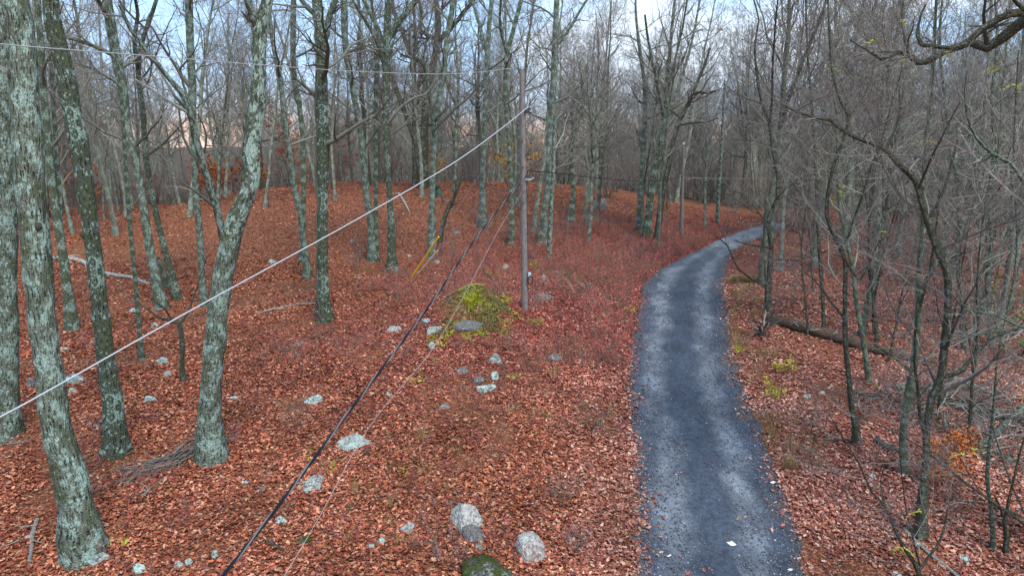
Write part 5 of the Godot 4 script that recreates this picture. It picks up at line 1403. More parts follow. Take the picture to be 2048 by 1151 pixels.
func build_rocks() -> void:
	rock("oblong pale stone leaning on the leaning oak's foot", -7.324, 10.788, 0.373, 0.236, 1, 500)
	rock("small mottled stone at the bottom edge right of the leaning oak", -6.521, 10.542, 0.235, 0.149, 1, 501)
	rock("left stone of a touching pale pair at the bottom edge", -5.887, 10.671, 0.194, 0.1, 0, 502)
	rock("right stone of a touching pale pair at the bottom edge", -5.708, 10.704, 0.159, 0.117, 0, 503)
	rock("upright small stone left of the black cable's lower end", -5.302, 10.839, 0.134, 0.169, 1, 504)
	rock("flat pale stone left of the black cable, near a curved stick", -5.608, 13.088, 0.263, 0.13, 0, 505)
	rock("little grey stone at the lower end of a curved pale stick", -5.196, 12.897, 0.187, 0.099, 2, 506)
	rock("broad pale lichened rock touching the black cable, moss above it", -4.164, 13.064, 0.671, 0.287, 0, 507)
	rock("long white lichened slab right of the black cable", -3.791, 14.759, 0.866, 0.445, 0, 508)
	rock("grey stone sunk in leaves just right of the cable's lower end", -4.463, 11.857, 0.251, 0.165, 1, 509)
	rock("small greenish stone between the cable and the pale round stone", -3.824, 11.292, 0.24, 0.14, 3, 510)
	rock("flat bluish stone in open leaves left of the cable", -5.268, 16.862, 0.474, 0.203, 1, 511)
	rock("tiny stone right of the forked oak's trunk", -7.406, 17.033, 0.226, 0.114, 1, 512)
	rock("dark slate-coloured stone between the edge oak and the leaning oak", -13.204, 17.735, 0.276, 0.367, 2, 513)
	rock("wide teal stone behind the leaning oak, under the pale wire", -12.296, 18.11, 0.731, 0.312, 1, 514)
	rock("small stone just below the wide teal stone", -11.875, 17.343, 0.27, 0.205, 1, 515)
	rock("wedge-shaped teal stone between the two front oaks", -9.538, 16.941, 0.344, 0.201, 1, 516)
	rock("flat stone left of the twisted dead sapling, the upper of two", -10.582, 19.713, 0.426, 0.182, 1, 517)
	rock("pale flat stone left of the twisted dead sapling, the lower of two", -9.953, 18.678, 0.376, 0.192, 0, 518)
	rock("small stone under the twisted sapling's left branch", -12.546, 23.075, 0.282, 0.15, 1, 519)
	rock("stone beside the pencil-thin sapling on the upper slope", -14.174, 24.694, 0.412, 0.178, 1, 520)
	rock("small green-grey stone upslope between forked oak and slim pair", -11.061, 30.819, 0.346, 0.197, 1, 521)
	rock("flat dark stone in leaves below the slim pair", -6.931, 21.211, 0.423, 0.181, 2, 522)
	rock("small stone partly behind the leaning oak at mid height", -13.955, 20.248, 0.28, 0.133, 1, 523)
	rock("grey flat stone left of the straight dark oak's foot", -10.041, 15.339, 0.242, 0.115, 2, 524)
	rock("single rounded pale-blue stone left of the twin boulders", -1.949, 11.611, 0.284, 0.216, 0, 525)
	rock("small grey stone left of the pale-blue stone", -2.39, 11.236, 0.165, 0.105, 1, 526)
	rock("smallest mottled stone left of the pale-blue stone", -2.576, 11.027, 0.163, 0.12, 1, 527)
	rock("large white domed boulder, upper one of the stacked pair", -0.845, 11.681, 0.608, 0.505, 4, 528)
	rock("darker grey block leaning under the white domed boulder", -0.732, 11.356, 0.426, 0.352, 2, 529)
	rock("wedge-topped white boulder near the road's lower end", 0.326, 11.031, 0.561, 0.464, 4, 530)
	rock("dark moss-covered rock at the bottom edge below the white boulders", -0.427, 10.556, 0.872, 0.248, 3, 531)
	rock("small grey stone just above the moss-covered rock", -0.587, 11.018, 0.163, 0.137, 2, 532)
	rock("small grey stone in leaves below the paired rocks", -1.74, 16.464, 0.284, 0.147, 2, 533)
	rock("tiny green stone near the cable at mid-slope", -3.74, 17.134, 0.147, 0.089, 1, 534)
	rock("tiny pale stone right of the cable at mid-slope", -3.306, 17.167, 0.187, 0.153, 0, 535)
	rock("bright lichened rock beside the cable left of the mossy mound", -2.577, 21.633, 0.529, 0.408, 0, 536)
	rock("small stone touching the bright lichened rock by the cable", -2.898, 22.256, 0.339, 0.177, 1, 537)
	rock("narrow upright white stone below the bright lichened rock", -2.59, 20.566, 0.268, 0.33, 0, 538)
	rock("pale mottled stone in leaves left of the cable below the mound", -3.95, 22, 0.471, 0.24, 0, 539)
	rock("upright teal lichened rock under the mossy mound", -0.546, 19.679, 0.395, 0.49, 1, 540)
	rock("narrow dark-streaked rock directly below the upright teal rock", -0.499, 18.4, 0.214, 0.366, 1, 541)
	rock("brown-grey flat rock touching the squat lichened rock", -0.932, 18.2, 0.339, 0.228, 2, 542)
	rock("squat lichened rock with a mossy right end", -0.716, 17.708, 0.551, 0.34, 1, 543)
	rock("dark mottled rock left of the upright teal rock", -1.486, 18.827, 0.35, 0.221, 2, 544)
	rock("rounded grey streaked rock right of the pole's foot", 1.124, 26.077, 0.789, 0.525, 2, 545)
	rock("pale pointed stone behind the pole with a stick across", 1.487, 29.971, 0.36, 0.342, 1, 546)
	rock("small whitish stone left of the pole's middle", -0.335, 31.94, 0.383, 0.273, 0, 547)
	rock("flat grey stone in leaves right of the mossy mound", 1.308, 19.972, 0.462, 0.197, 2, 548)
	rock("big grey boulder on the rise left of the three trunks", 6.092, 48.743, 1.433, 1.226, 2, 549)
	rock("dark low rock jutting left under the big grey boulder", 5.087, 44.203, 1.435, 0.682, 2, 550)
	rock("small bright stone at the big grey boulder's foot", 5.984, 44.035, 0.52, 0.371, 0, 551)
	rock("small dark stone between the leaning dead trunk and clump-footed oak", -3.086, 37.521, 0.528, 0.238, 2, 552)
	rock("pale stone at the foot of the guarded guy wires' oak", -3.557, 31.507, 0.33, 0.201, 0, 553)
	rock("pebble-like stone left of the yellow guards", -4.94, 32.286, 0.265, 0.16, 1, 554)
	rock("dark stone on the slope left of the two-footed trunk", -8.159, 34.315, 0.331, 0.218, 2, 555)
	rock("small dark stone below the two-footed trunk", -6.735, 29.005, 0.305, 0.166, 2, 556)
	rock("left one of two bright stones beside the thin bent tree", 8.092, 17.614, 0.22, 0.131, 0, 557)
	rock("right one of two bright stones beside the thin bent tree", 8.608, 17.849, 0.181, 0.119, 0, 558)
	rock("blue-grey stone in the leaves at lower right", 8.247, 11.11, 0.219, 0.156, 1, 559)
	rock("small stone in leaves left of the young green tree's foot", 7.865, 13.604, 0.153, 0.103, 1, 560)
	rock("tinier stone touching leaves below the young green tree", 7.638, 13.43, 0.129, 0.082, 1, 561)
	rock("small teal stone at the twisting tree's foot", 7.567, 11.422, 0.14, 0.089, 1, 562)
	rock("flat grey plate of stone lying on the road's light wheel track", 4.487, 12.201, 0.198, 0.094, 2, 563)
	rock("stone cut by the bottom edge at lower right", 6.809, 10.658, 0.176, 0.084, 1, 564)


func build_dead_wood() -> void:
	lying("fallen_log", "big decaying reddish-brown log lying behind the thin bent tree", 7, 9.393, 24.097, 700, [0, 0.11, 0, 0.147, 0.493, 0.073, 0.798, 0.187, 1.22, -0.004, 1.579, 0.198, 1.885, -0.1, 2.357, 0.209, 2.613, -0.244, 2.899, 0.188, 3.458, -0.36, 3.426, 0.136, 4.002, -0.42, 3.634, 0.079])
	lying("fallen_log", "long thin grey log lying across the brush behind the young green tree", 3, 10.752, 18.407, 701, [0, 0.043, 0, 0.057, 1.086, -0.021, -0.007, 0.064, 2.342, -0.069, -0.386, 0.066, 2.935, -0.159, -0.382, 0.058])
	lying("fallen_log", "bleached split log end sticking out left of the brush pile", 6, 13.223, 19.423, 702, [0, 0.051, 0, 0.068, 0.288, -0.033, 0.425, 0.066, 0.7, -0.185, 0.923, 0.05])
	lying("fallen_log", "grey pole-like log propped in the brush pile, the thicker upper one", 3, 11.114, 15.039, 703, [0, 0.063, 0, 0.084, 1.144, -0.011, -1.026, 0.089, 2.166, -0.02, -1.916, 0.087, 4.203, -0.107, -3.714, 0.081])
	lying("fallen_log", "grey log lying flat at the front of the brush pile", 3, 10.943, 15.205, 704, [0, 0.041, 0, 0.054, 0.316, -0.032, 0.309, 0.053, 0.744, -0.117, 0.473, 0.047, 1.158, -0.208, 0.72, 0.046])
	lying("fallen_log", "dark rotten log at the back of the brush pile", 4, 11.787, 17.613, 705, [0, 0.093, 0, 0.124, 0.664, -0.019, 0.269, 0.129, 1.316, -0.128, 0.522, 0.107, 2.041, -0.278, 0.836, 0.093])
	lying("fallen_log", "short dark rotting piece left of the young green tree's foot", 4, 8.628, 14.967, 706, [0, 0.062, 0, 0.083, 0.104, 0.044, 0.316, 0.087, 0.335, -0.005, 0.468, 0.052])
	lying("fallen_log", "thin white birch log lying past the twisting tree's foot", 6, 7.555, 11.81, 707, [0, 0.025, 0, 0.034, 0.035, -0.032, 0.381, 0.037, 0.122, -0.094, 0.698, 0.037, 0.224, -0.144, 0.926, 0.036, 0.336, -0.216, 1.252, 0.035])
	lying("fallen_limb", "long fallen limb snaking across the upper left slope behind the front oaks", 6, -21.839, 31.368, 708, [0, 0.07, 0, 0.094, 1.031, 0.082, 0.215, 0.093, 1.836, 0.019, 0.402, 0.104, 2.684, -0.167, 1.071, 0.091, 3.854, -0.228, 2.103, 0.088, 5.018, -0.25, 2.807, 0.097, 5.728, -0.317, 3.021, 0.085, 6.701, -0.421, 3.675, 0.063])
	lying("stick", "pale straight stick lying at the lower left corner", 6, -9.142, 11.849, 709, [0, 0.025, 0, 0.034, 0.211, -0.02, 0.427, 0.042, 0.429, -0.084, 0.808, 0.032, 0.649, -0.159, 1.19, 0.026])
	lying("stick", "curved pale stick left of the black cable", 6, -5.25, 14.084, 710, [0, 0.017, 0, 0.022, -0.05, -0.008, 0.312, 0.022, -0.039, -0.024, 0.627, 0.022, 0.053, -0.047, 0.979, 0.016])
	lying("stick", "branch lying right of the cable's lower end with a mossy top", 4, -4.776, 11.426, 711, [0, 0.017, 0, 0.023, 0.238, 0, 0.203, 0.032, 0.431, -0.01, 0.284, 0.037, 0.637, -0.027, 0.413, 0.027])
	lying("stick", "pale broken stick in front of the twig heap", 6, -7.45, 12.488, 712, [0, 0.023, 0, 0.03, 0.018, 0.036, -0.219, 0.031, 0.03, 0.044, -0.457, 0.021, 0.03, 0.061, -0.706, 0.016])
	lying("stick", "long bare stick lying left of the vine-hung oak", 6, -9.331, 24.128, 713, [0, 0.027, 0, 0.037, 0.67, 0.118, -0.481, 0.047, 1.294, 0.157, -0.889, 0.038, 1.741, 0.128, -1.177, 0.038])
	lying("fallen_limb", "bleached dead limb lying right of the pole, the longest of the tangle", 6, 2.071, 31.377, 714, [0, 0.035, 0, 0.047, 0.249, 0.032, 1.699, 0.056, 0.402, -0.002, 3.084, 0.064, 0.5, -0.119, 4.142, 0.062])
	lying("fallen_limb", "dark dead limb lying behind the bleached limb right of the pole", 4, 2.385, 31.497, 715, [0, 0.035, 0, 0.047, 0.287, 0.025, 2.381, 0.077, 0.593, -0.058, 3.477, 0.074, 0.875, -0.117, 3.8, 0.052])
	lying("stick", "thin dark stick lying from the streaked rock to the dead limbs", 4, 0.854, 28.371, 716, [0, 0.032, 0, 0.043, 0.415, 0.019, 0.765, 0.042, 0.845, -0.057, 1.578, 0.03])
	lying("stick", "pale dead limb standing crooked behind the two-footed trunk", 6, -7.559, 45.472, 717, [0, 0.05, 0, 0.067, 0.447, -0.096, 1.583, 0.064, 1.096, -0.401, 3.993, 0.061, 1.564, -0.674, 5.569, 0.044])
	lying("stick", "twig lying on the leaf edge left of the road's light patch", 6, 2.948, 15.714, 718, [0, 0.009, 0, 0.012, 0.134, -0.002, 0.155, 0.015, 0.305, -0.01, 0.224, 0.012])
	lying("stick", "thin fallen branch lying left of the edge oak's foot stones", 6, -11.955, 14.73, 719, [0, 0.018, 0, 0.023, 0.457, 0.08, -0.027, 0.023, 0.896, 0.109, -0.076, 0.018])
	lying("stick", "dark stick under the dead limbs toward the road", 4, 3.534, 27.375, 720, [0, 0.031, 0, 0.041, 0.486, -0.032, 0.935, 0.05, 1.225, -0.186, 0.976, 0.04])
	lying("stick", "grey stick lying on the leaves at the right edge of the road verge", 3, 7.165, 15.342, 721, [0, 0.018, 0, 0.024, 0.342, 0.023, 0.183, 0.03, 0.572, 0.029, 0.252, 0.024])


func build_shrubs() -> void:
	var place := RandomNumberGenerator.new()
	place.seed = 63
	var wood := []
	var leaf := []
	for k in 5:
		wood.append(shrub_mesh(300 + k, 7, [3.2, 2.6, 3.8, 2.2, 3.0][k], 0.55, [4, 0, 4, 3, 4][k], 3, 0.022, 0.75))
		leaf.append(null)
	# tan and golden leaves still on some
	var gold := shrub_mesh(320, 6, 3.0, 0.6, 4, 3, 0.02, 0.7)
	var gold_leaf := leaves_mesh(900, 0.045, Color(0.33, 0.17, 0.035), Color(0.42, 0.25, 0.07))
	var rust := shrub_mesh(321, 5, 2.6, 0.6, 4, 3, 0.02, 0.7)
	var rust_leaf := leaves_mesh(1200, 0.05, Color(0.26, 0.07, 0.02), Color(0.36, 0.12, 0.03))
	var done := []
	var count := 0
	var tries := 0
	while count < 118 and tries < 4000:
		tries += 1
		var d := place.randf_range(50.0, 74.0)
		var x := place.randf_range(-0.8, 0.8) * d
		if d < 55.5 and x > 12.0:
			continue
		var ok := true
		for q in done:
			if Vector2(x, d).distance_to(q) < 2.2:
				ok = false
		if not ok:
			continue
		done.append(Vector2(x, d))
		var k := place.randi() % 5
		var adj: String = ["tall brown", "grey", "taller dark", "low grey-brown", "bushy brown"][k]
		var row: String = "beyond the crest," if d < 62.0 else "under the far trees,"
		var turn := place.randf() * TAU
		var sc := place.randf_range(0.8, 1.4)
		if x > -10.0 and x < 2.0 and d < 58.0 and place.randf() < 0.5:
			shrub("shrub", say(["golden-leaved shrub " + row, "golden second shrub " + row], x, d), "leafy shrubs behind the crest", gold, gold_leaf, x, d, sc, turn)
		elif x < -14.0 and place.randf() < 0.3:
			shrub("shrub", say(["rust-leaved shrub " + row, "rust-leaved second shrub " + row, "rust-leaved shrub among others " + row], x, d), "leafy shrubs behind the crest", rust, rust_leaf, x, d, sc, turn)
		else:
			shrub("shrub", say([adj + " bare shrub " + row, adj + " second bare shrub " + row], x, d), "bare brush behind the crest", wood[k], null, x, d, sc, turn)
		count += 1
	var far_places := []
	var far_tints := []
	for k in 520:
		var d := 60.0 + 130.0 * pow(place.randf(), 1.5)
		var x := place.randf_range(-0.85, 0.85) * d
		if x < -0.40 * d and x > -0.60 * d and place.randf() < 0.7:
			continue
		var s := place.randf_range(1.0, 1.9)
		far_places.append(Transform3D(Basis(Vector3.UP, place.randf() * TAU).scaled(Vector3(s, s * 0.9, s)), spot(x, d)))
		var g := place.randf_range(0.5, 1.9)
		far_tints.append(Color(g, g * 0.97, g * 0.9))
	scatter("distant_brush", wood[0], M.twig, far_places, far_tints, "brown mass of bare brush under the distant trees", "brush")
	# thin bare brush on the bank, round the poles and along the thicket's front
	var thin := []
	for k in 3:
		thin.append(shrub_mesh(340 + k, 6, [1.5, 1.1, 1.9][k], 0.6, 4, 2, 0.009, 1.0))
	count = 0
	while count < 62:
		var d := place.randf_range(13.0, 48.0)
		var x := 0.0
		if count % 2 == 0:
			x = edge_x(ROAD_R, minf(d, 46.0)) + place.randf_range(0.8, 12.0)
		else:
			d = place.randf_range(30.0, 46.0)
			x = edge_x(ROAD_L, d) - place.randf_range(1.0, 16.0)
		if x > 0.78 * d:
			continue
		var k := place.randi() % 3
		var how: String = ["close to the lane,", "behind the verge,", "far up the lane,"][0 if off_road(x, d) < 3.0 and d < 30.0 else (1 if d < 36.0 else 2)]
		shrub("bush", say([["knee-high", "low", "waist-high"][k] + " bare reddish bush " + how, ["knee-high", "low", "waist-high"][k] + " wiry bush " + how, ["knee-high", "low", "waist-high"][k] + " second wiry bush " + how], x, d), "low bare bushes", thin[k], null, x, d, place.randf_range(0.7, 1.3), place.randf() * TAU)
		count += 1
	var beech := shrub_mesh(360, 7, 1.25, 0.8, 4, 2, 0.012, 1.2)
	var beech_leaf := leaves_mesh(700, 0.05, Color(0.34, 0.095, 0.03), Color(0.46, 0.18, 0.06))
	shrub("orange_sprout", "orange-leaved oak sprout in front of the brush pile, the larger one", "orange oak sprouts", beech, beech_leaf, 9.538, 13.727, 0.7, 4.79)
	shrub("orange_sprout", "smaller orange-leaved sprout left of it, by the twisting tree's trunk", "orange oak sprouts", beech, beech_leaf, 8.969, 13.247, 0.45, 0.22)
	shrub("orange_sprout", "orange-leaved sprout behind, nearest to the brush pile logs", "orange oak sprouts", beech, beech_leaf, 10.511, 14.687, 0.5, 4.60)
	var sprig := shrub_mesh(361, 5, 0.45, 0.9, 5, 1, 0.006, 1.3)
	var sprig_leaf := leaves_mesh(130, 0.032, Color(0.30, 0.32, 0.03), Color(0.42, 0.40, 0.05))
	shrub("low_plant", "bright yellow-green low plant right of the road, the upper one", "yellow-green low plants", sprig, sprig_leaf, 8.166, 19.402, 1.0, 3.07)
	shrub("low_plant", "yellow-green low plant right of the road, the lower one", "yellow-green low plants", sprig, sprig_leaf, 7.153, 17.603, 1.0, 4.29)
	shrub("low_plant", "yellowish low plant on the verge beside the fallen log's root end", "yellow-green low plants", sprig, sprig_leaf, 7.286, 20.865, 0.6, 0.64)
	shrub("low_plant", "small yellow-green plant left of the pole above the mound", "yellow-green low plants", sprig, sprig_leaf, -0.211, 23.187, 0.7, 4.49)
	shrub("low_plant", "yellowish plants left of the pole at mid height", "yellow-green low plants", sprig, sprig_leaf, -0.762, 29.83, 0.9, 5.61)
	shrub("low_plant", "yellowish plant right of the pole behind its coil", "yellow-green low plants", sprig, sprig_leaf, 1.148, 31.924, 0.9, 0.37)
	shrub("low_plant", "small yellow-green plant left of the road's bend", "yellow-green low plants", sprig, sprig_leaf, 4.485, 25.238, 0.55, 1.95)
	var briar := shrub_mesh(363, 9, 1.6, 0.9, 5, 2, 0.008, 1.0)
	var briar_leaf := leaves_mesh(420, 0.04, Color(0.08, 0.16, 0.05), Color(0.16, 0.24, 0.07))
	shrub("briar", "green-leaved briar beyond the brush pile at the right edge", "green briars at right", briar, briar_leaf, 17.109, 22.042, 1.3, 3.38)
	shrub("briar", "green-leaved briar farther back in the thicket at right", "green briars at right", briar, briar_leaf, 19.933, 27.246, 1.2, 4.97)
	var seedling := shrub_mesh(362, 7, 0.8, 0.45, 4, 2, 0.006, 0.9)
	shrub("wiry_bush", "small bare red-stemmed bush upslope of the long white slab", "wiry red-stemmed bushes", seedling, null, -5.205, 15.269, 1.25, 1.45)
	shrub("wiry_bush", "thin bare bush at the foot of the mossy mound", "wiry red-stemmed bushes", seedling, null, -0.064, 20.675, 1.0, 1.08)
	shrub("wiry_bush", "bare wiry bush between white boulders and road", "wiry red-stemmed bushes", seedling, null, 1.049, 12.247, 1.0, 1.50)
	shrub("wiry_bush", "tall wiry stem bush in front of the domed boulder", "wiry red-stemmed bushes", seedling, null, -1.044, 10.641, 1.5, 3.70)
	shrub("wiry_bush", "bare bush left of the road near its lower third", "wiry red-stemmed bushes", seedling, null, 1.864, 15.131, 1.1, 4.52)
	shrub("wiry_bush", "bare grey-red bush right of the road below the bright stones", "wiry red-stemmed bushes", seedling, null, 7.641, 15.743, 1.4, 2.36)
	shrub("wiry_bush", "bare bush beside the two-footed trunk", "wiry red-stemmed bushes", seedling, null, -7.065, 30.21, 1.3, 2.20)
	shrub("wiry_bush", "spindly bush under the far guards", "wiry red-stemmed bushes", seedling, null, 6.86, 42.931, 1.5, 2.38)
	shrub("wiry_bush", "bare bush at the bottom edge left of the road", "wiry red-stemmed bushes", seedling, null, 1.225, 10.955, 0.9, 2.10)
	shrub("shrub", "bare grey shrub hiding the lane's far end, nearest of the clump", "brush at the lane end", wood[1], null, 17.697, 44.362, 0.8, 2.51)
	shrub("shrub", "brown shrub just behind the nearest one at the lane's far end", "brush at the lane end", wood[0], null, 19.133, 46.051, 0.7, 0.50)
	shrub("shrub", "bare brush filling the bend where the lane vanishes", "brush at the lane end", wood[3], null, 18.634, 48.067, 0.8, 3.00)
	shrub("shrub", "taller brown brush right of the lane's vanishing end", "brush at the lane end", wood[2], null, 19.743, 45.309, 0.8, 5.84)
	shrub("shrub", "low grey brush at the lane's vanishing end, farthest", "brush at the lane end", wood[3], null, 19.974, 49.487, 0.9, 2.48)
	undergrowth()


func undergrowth() -> void:
	# red wiry growth on the bank between pole and road
	rng.seed = 881
	tips.clear()
	var b := Mb.new()
	for k in 9:
		var a := rng.randf() * TAU
		grow(b, Vector3(cos(a), 0, sin(a)) * rng.randf() * 0.2, Vector3(cos(a) * 0.5, 1, sin(a) * 0.5).normalized(), rng.randf_range(0.3, 0.6), 0.0045, 1, 4, 0.25, 0.05, 1.0)
	for k in 34:
		var q := tips[rng.randi() % tips.size()] - Vector3.UP * rng.randf() * 0.15 + shaky(0.05)
		var u := shaky(1.0).normalized() * 0.02
		b.quad(q, u, u.cross(shaky(1.0)).normalized() * 0.012, Color(0.37, 0.10, 0.085))
	var tuft := b.mesh()
	var places := []
	var tints := []
	var r := RandomNumberGenerator.new()
	r.seed = 17
	for k in 2100:
		var d := r.randf_range(19.0, 46.0)
		var x := edge_x(ROAD_L, d) - pow(r.randf(), 1.3) * 11.0 - 0.4
		var dens := 0.5 + 0.8 * patch.get_noise_2d(x * 1.2, d * 1.2 + 30.0) + (0.3 if d > 26.0 and d < 42.0 else -0.15)
		if r.randf() > dens or Vector2(x - MOUND.x, d - MOUND.y).length() < 1.4:
			continue
		var s := r.randf_range(0.5, 1.25)
		places.append(Transform3D(Basis(Vector3.UP, r.randf() * TAU).scaled(Vector3(s, s, s)), spot(x, d)))
		var w := r.randf_range(0.8, 1.5)
		tints.append(Color(1.15 * w, 0.95 * w, 0.82 * w))
	for k in 420:
		var d := r.randf_range(9.5, 24.0)
		var x := r.randf_range(-0.7, 0.75) * d
		if off_road(x, d) < 0.5:
			continue
		var s := r.randf_range(0.4, 0.68)
		places.append(Transform3D(Basis(Vector3.UP, r.randf() * TAU).scaled(Vector3(s, s, s)), spot(x, d)))
		tints.append(Color(1.3, 0.9, 0.9))
	scatter("undergrowth", tuft, M.leaf, places, tints, "wiry red undergrowth on the bank between pole and road", "undergrowth")
	# straw and green blades
	var g := Mb.new()
	for k in 14:
		var a := rng.randf() * TAU
		var p := Vector3(cos(a), 0, sin(a)) * rng.randf() * 0.1
		var o := Vector3(cos(a), 0, sin(a)) * rng.randf_range(0.1, 0.3)
		var h := rng.randf_range(0.18, 0.42)
		g.tube(PackedVector3Array([p, p + o * 0.4 + Vector3.UP * h * 0.7, p + o + Vector3.UP * h]), PackedFloat32Array([0.005, 0.004, 0.0015]), 3, Color.WHITE)
	places = []
	tints = []
	for k in 900:
		var d := r.randf_range(11.0, 44.0)
		var x := 0.0
		if k % 3 == 0:
			x = edge_x(ROAD_R, d) + r.randf_range(0.1, 1.6)
			d = clampf(d, 14.0, 30.0)
			x = edge_x(ROAD_R, d) + r.randf_range(0.15, 1.5)
		elif k % 3 == 1:
			d = r.randf_range(27.0, 42.0)
			x = edge_x(ROAD_L, d) - r.randf_range(0.3, 4.5)
		else:
			x = edge_x(ROAD_L, d) - r.randf_range(0.2, 6.0)
		if patch.get_noise_2d(x * 1.5, d * 1.5 - 40.0) < 0.05:
			continue
		var s := r.randf_range(0.5, 1.1)
		places.append(Transform3D(Basis(Vector3.UP, r.randf() * TAU).scaled(Vector3(s, s, s)), spot(x, d)))
		tints.append(Color(0.36, 0.24, 0.12).lerp(Color(0.22, 0.20, 0.07), r.randf()) * r.randf_range(0.7, 1.2))
	scatter("dry_grass", g.mesh(), M.leaf, places, tints, "dry straw-coloured grass tufts along the lane's verges", "grass")


func moss_on(label: String, x: float, d: float, rx: float, rd: float, cnt: int, sd: int) -> void:
	# a cushion of short moss that follows the ground
	rng.seed = sd
	var b := Mb.new()
	for k in cnt:
		var a := rng.randf() * TAU
		var q := sqrt(rng.randf())
		var wob := 0.75 + 0.35 * sin(3.0 * a + sd) + 0.15 * sin(7.0 * a)
		var px := x + cos(a) * q * rx * wob
		var pd := d + sin(a) * q * rd * wob
		if patch.get_noise_2d(px * 9.0, pd * 9.0) < -0.3 + 0.25 * q:
			continue
		var p := spot(px, pd) - spot(x, d)
		var c := Color(0.36, 0.37, 0.06).lerp(Color(0.17, 0.165, 0.06), clampf(0.42 + 1.6 * patch.get_noise_2d(px * 6.0 + 5.0, pd * 6.0), 0, 1)) * rng.randf_range(0.6, 1.25)
		var up := Vector3.UP * rng.randf_range(0.02, 0.05)
		var s := Vector3(rng.randf_range(-1, 1), 0, rng.randf_range(-1, 1)).normalized() * rng.randf_range(0.014, 0.028)
		var at := b.vert(p - s, Vector3.UP, Vector2.ZERO, c)
		b.vert(p + s, Vector3.UP, Vector2.ZERO, c)
		b.vert(p + up + s.rotated(Vector3.UP, 1.5) * 0.9, Vector3.UP, Vector2.ZERO, c * 1.15)
		b.tri(at, at + 2, at + 1)
	var o := single("moss_patch", b.mesh(), M.leaf, label, "moss", spot(x, d), "moss patches")
	o.set_meta("kind", "stuff")


func build_small() -> void:
	moss_on("broad yellow-green moss covering the top of the mound", -1.426, 22.402, 1.45, 2.2, 42000, 40)
	moss_on("darker moss down the mound's front", -0.964, 21.347, 0.9, 0.6, 5000, 41)
	moss_on("moss patch at the pole's foot, to the right", 0.734, 22.944, 0.75, 0.45, 1500, 42)
	moss_on("dark green moss above the broad lichened rock by the cable", -4.112, 13.984, 0.5, 0.5, 1600, 43)
	moss_on("small vivid moss patch right of the white slab", -2.301, 13.588, 0.36, 0.25, 1000, 44)
	moss_on("thin moss by the tiny stone at mid-slope", -2.702, 17.942, 0.3, 0.25, 500, 45)
	moss_on("moss at the big leaning oak's foot", -7.289, 11.194, 0.3, 0.2, 500, 46)
	moss_on("thin moss below the paired rocks right side", 0.23, 18.581, 0.55, 0.3, 600, 47)
	moss_on("moss clump near the fallen grey log at right", 10.639, 18.519, 0.3, 0.25, 500, 48)
	moss_on("brown-green moss left of the white slab by the cable", -4.436, 14.554, 0.3, 0.3, 400, 49)
	paper("square white paper scrap lying on the lane near the bottom", 4.108, 11.424, 0.12, 0.13, lin(0.8, 0.82, 0.82), 10)
	paper("torn white paper scrap at the lane's right edge", 5.595, 13.382, 0.11, 0.08, lin(0.7, 0.74, 0.78), 11)
	paper("tiny curved white scrap on the lane's left side at the bottom", 2.867, 11.103, 0.09, 0.03, lin(0.75, 0.77, 0.78), 12)
	paper("small pale scrap at the lane's right edge at the very bottom", 4.939, 10.748, 0.09, 0.05, lin(0.55, 0.57, 0.58), 13)
	tub("small dark-green plastic tub tipped over in leaves on the crest", -4.748, 44.38)
	snag("short broken yellowish snag beside the slanting slim trunk", -14.248, 27.41, 1.35, 0.075, 1)
	roots("root plate at the upper end of the big decaying log", 8.604, 22.49, 0.85, 2)
	roots("upturned forked dead roots among the limbs right of the pole", 3.13, 27.459, 0.55, 3)
	heap("heap of thin dead twigs between the two front oaks", -7.514, 13.674, 120, 1.15, 0.5, 4, Vector2(0.62, -0.78), 0.28)
	heap("big tangled brush pile of dead branches at right", 12.317, 16.241, 260, 3.0, 2.0, 5, Vector2(0.8, -0.6), 0.9)
	heap("low tangle of dead sticks left of the brush pile", 11.092, 17.155, 90, 2.2, 0.8, 6, Vector2(0.95, -0.3), 0.8)
	ledge("dark rock ledge breaking through the front of the mossy mound", -1.391, 21.721)


func paper(label: String, x: float, d: float, w: float, l: float, c: Color, sd: int) -> void:
	rng.seed = sd
	var b := Mb.new()
	var n := 5
	for j in n:
		for q in n:
			var fx := q / (n - 1.0) - 0.5
			var fz := j / (n - 1.0) - 0.5
			b.vert(Vector3(fx * w + fz * 0.01, 0.012 + 0.03 * fx * fx + rng.randf() * 0.008, fz * l), Vector3.UP, Vector2.ZERO, Color.WHITE)
	for j in n - 1:
		for q in n - 1:
			var a := j * n + q
			b.tri(a, a + 1, a + n + 1)
			b.tri(a, a + n + 1, a + n)
	var m := plain(c, 0.7)
	m.cull_mode = BaseMaterial3D.CULL_DISABLED
	var o := single("paper_scrap", b.mesh(), m, label, "litter", spot(x, d, -0.02), "scraps on the lane")
	o.rotation.y = rng.randf() * 1.2


